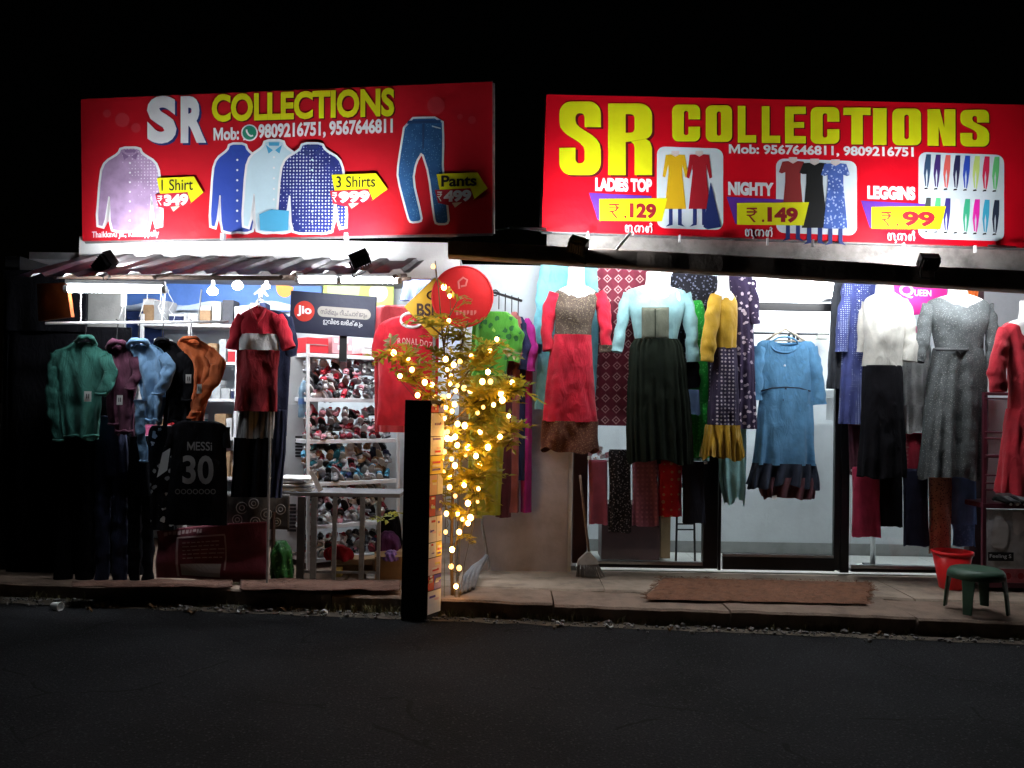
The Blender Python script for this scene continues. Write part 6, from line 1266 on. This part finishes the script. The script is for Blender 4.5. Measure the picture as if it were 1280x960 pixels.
# coir doormat
A = [WZ(x, y, .145) for x, y in ((806, 749), (1082, 755), (1090, 728), (828, 722))]
def mat_fn(u, v):
    p = A[0].lerp(A[1], u).lerp(A[3].lerp(A[2], u), v); e = min(u, 1 - u, v * .25, (1 - v) * .25); n_ = noise.noise(p * 9); return p + Vector((.03 * n_ * (u > .97 or u < .03), .025 * noise.noise(Vector((p.x * 7, 0, v))) * (v < .1 or v > .9), (.014 + .01 * noise.noise(p * 26) + .006 * noise.noise(p * 60)) * min(1, e * 40)))
t = hang('doormat', 'worn brown coir doormat on the pavement before the glass door', 'doormat', 6.8, (950, 742)); t.location = (A[0] + A[2]) / 2
COIR = surf('coir', (.2, .09, .05), .95, .4, 14, .9, 160); MB().grid(mat_fn, 150, 40).build('pile', COIR, t, smooth=False)
fm = MB()
for i in range(420):
    u = rnd.random(); v = rnd.choice((0, 1)) if rnd.random() < .6 else rnd.random();
    if 0 < v < 1: u = rnd.choice((0, 1))
    p = mat_fn(u, v) + Vector((0, 0, .006)); d = Vector((rnd.gauss(0, .02) + (u - .5) * (.03 if 0 < v < 1 else 0), rnd.gauss(0, .01) + (v - .5) * .03, rnd.uniform(-.002, .01))); fm.tube([p, p + d], .0018, 3)
tag(fm.build('fringe', COIR, t), kind='stuff')
# right shoe stand
t = hang('shoe_stand', 'maroon metal shoe stand with a lingerie poster at the right edge', 'stand', 7.0, (1262, 732)); MP = surf('maroon_enamel', (.1, .02, .035), .45, .2, 10, .05); Yk = 7.05
for x in (1229, 1310): MB().pbox(x, 490, x + 4, 732, Yk, .03).build('post', MP, t); MB().pbox(x, 490, x + 4, 730, Yk + .35, .03).build('post', MP, t)
for y in (492, 498, 540, 548, 570, 594, 604, 612): MB().tube([W(1231, y, Yk), W(1312, y + 1.5, Yk)], .007 if y not in (492, 570) else .013, 6).build('rail', MP, t)
for y in (630, 729): MB().pbox(1229, y, 1314, y + 6, Yk - .01, .38).build('board', MP, t)
MB().pbox(1233.5, 500, 1309.5, 629, Yk + .33, .012).build('back_panel', WHITEPL, t)
MB().pbox(1233.5, 637, 1309.5, 711, Yk, .012).build('poster', flat('grey_photo_poster', (.5, .5, .52), var=.35, scale=9), t); pl = Plane(W(1234, 728, Yk - .003), W(1310, 728, Yk - .003), W(1234, 637, Yk - .003), t)
MB().pbox(1233.5, 711.3, 1309.5, 728.5, Yk, .012).build('poster', flat('rose_poster', (.45, .1, .13), var=.4, scale=14), t); pl.poly([(1235, 690), (1267, 690.5), (1267, 701.5), (1235, 701)], BLK, .001, 'poster_print'); pl.text('Feeling S', 1237, 1264, 698.5, 692.5, 699, WHT, .002, off=.01)
for q in ([(1244, 645), (1250, 640), (1262, 660), (1258, 686), (1238, 684), (1240, 664)], [(1264, 640), (1279, 640), (1284, 660), (1268, 672)]): pl.poly(smoothpoly(q), flat('pale_skin_ink', (.62, .6, .6)), .001, 'poster_print')
for x in (1260, 1276): pl.poly(disc(x, 720, 4, 14), MAR, .001, 'poster_print')
for k, x in enumerate((1254, 1262, 1271, 1279)):
    o = put('shoe', SHM[2][0], surf('shoe_' + ('black', 'pale_grey')[k % 2], SHC[('black', 'pale grey')[k % 2]], .5, .3, 40, .15, 90), W(x, 630, Yk + .1), math.pi); tag(o, '%s flat shoe, %s from the left on the maroon shoe stand' % (('black', 'pale grey')[k % 2], ('first', 'second', 'third', 'fourth')[k]), 'shoe', 'flat shoes on the maroon stand')
    o.scale = (1.5, 1.5, 1.5); put('sole', SHM[2][1], surf('shoe_white', SHC['white'], .5, .3, 40, .15, 90), (0, 0, 0), 0, o)
# litter
t = single(MB().lathe([(.025, 0), (.034, .075), (.031, .075), (.022, .004)], (0, 0, 0), 14), 'paper_cup', WHITEPL, 'crushed white paper cup lying at the left road edge', 'cup'); c = WZ(66, 757, .03); t.location = c; t.rotation_euler = (R(90), 0, R(70))
LTP = ('below the green jacket', 'below the denim jacket', 'below the numbered shirt', 'below the red polo shirt', 'left of its twin under the shoe rack', 'right of its twin under the shoe rack', 'below the railing table', 'below the broom', 'below the black folded cloths', 'below the pleated skirt', 'below the pink wall', 'below the cream mannequin'); rnd = random.Random(21); LTX = [(112, 762), (190, 758), (240, 765), (300, 764), (388, 766), (404, 765), (352, 762), (700, 780), (762, 783), (838, 786), (690, 772), (1100, 792)]
for k, (x, y) in enumerate(LTX):
    p = WZ(x, y, .02); s = rnd.uniform(.015, .035); mb = MB().grid(lambda u, v: p + Vector(((u - .5) * s * 2, (v - .5) * s * 1.4, .012 * math.sin(u * 5 + k) + .008 * math.cos(v * 6))), 4, 4)
    pale = k in (3, 5, 7, 8); single(mb, 'paper_scrap' if pale else 'dry_leaf', LABELW if pale else surf('dry_leaf', (.16, .09, .04), .9, .4, 30, .2), ('pale paper scrap' if pale else 'dry brown leaf') + ' in the roadside dirt ' + LTP[k], 'litter' if pale else 'leaf', 'scraps along the verge' if pale else 'dry leaves along the verge')
single(MB().tube([W(500, 292, 7.1), W(560, 297, 7.0), W(640, 284, 6.95), W(690, 291, 6.9)], .005, 5), 'cable', BLACKPL, 'black cable drooping between the two signboards', 'cable', smooth=True)
t = hang('overhead_wire', 'thin dark stay wire crossing the top of the menswear signboard', 'wire', 6.8, (560, 106)); MB().tube([W(470, 107, 6.95), W(560, 106.5, 6.9), W(616, 101, 6.85)], .004, 5).build('wire', BLACKPL, t)
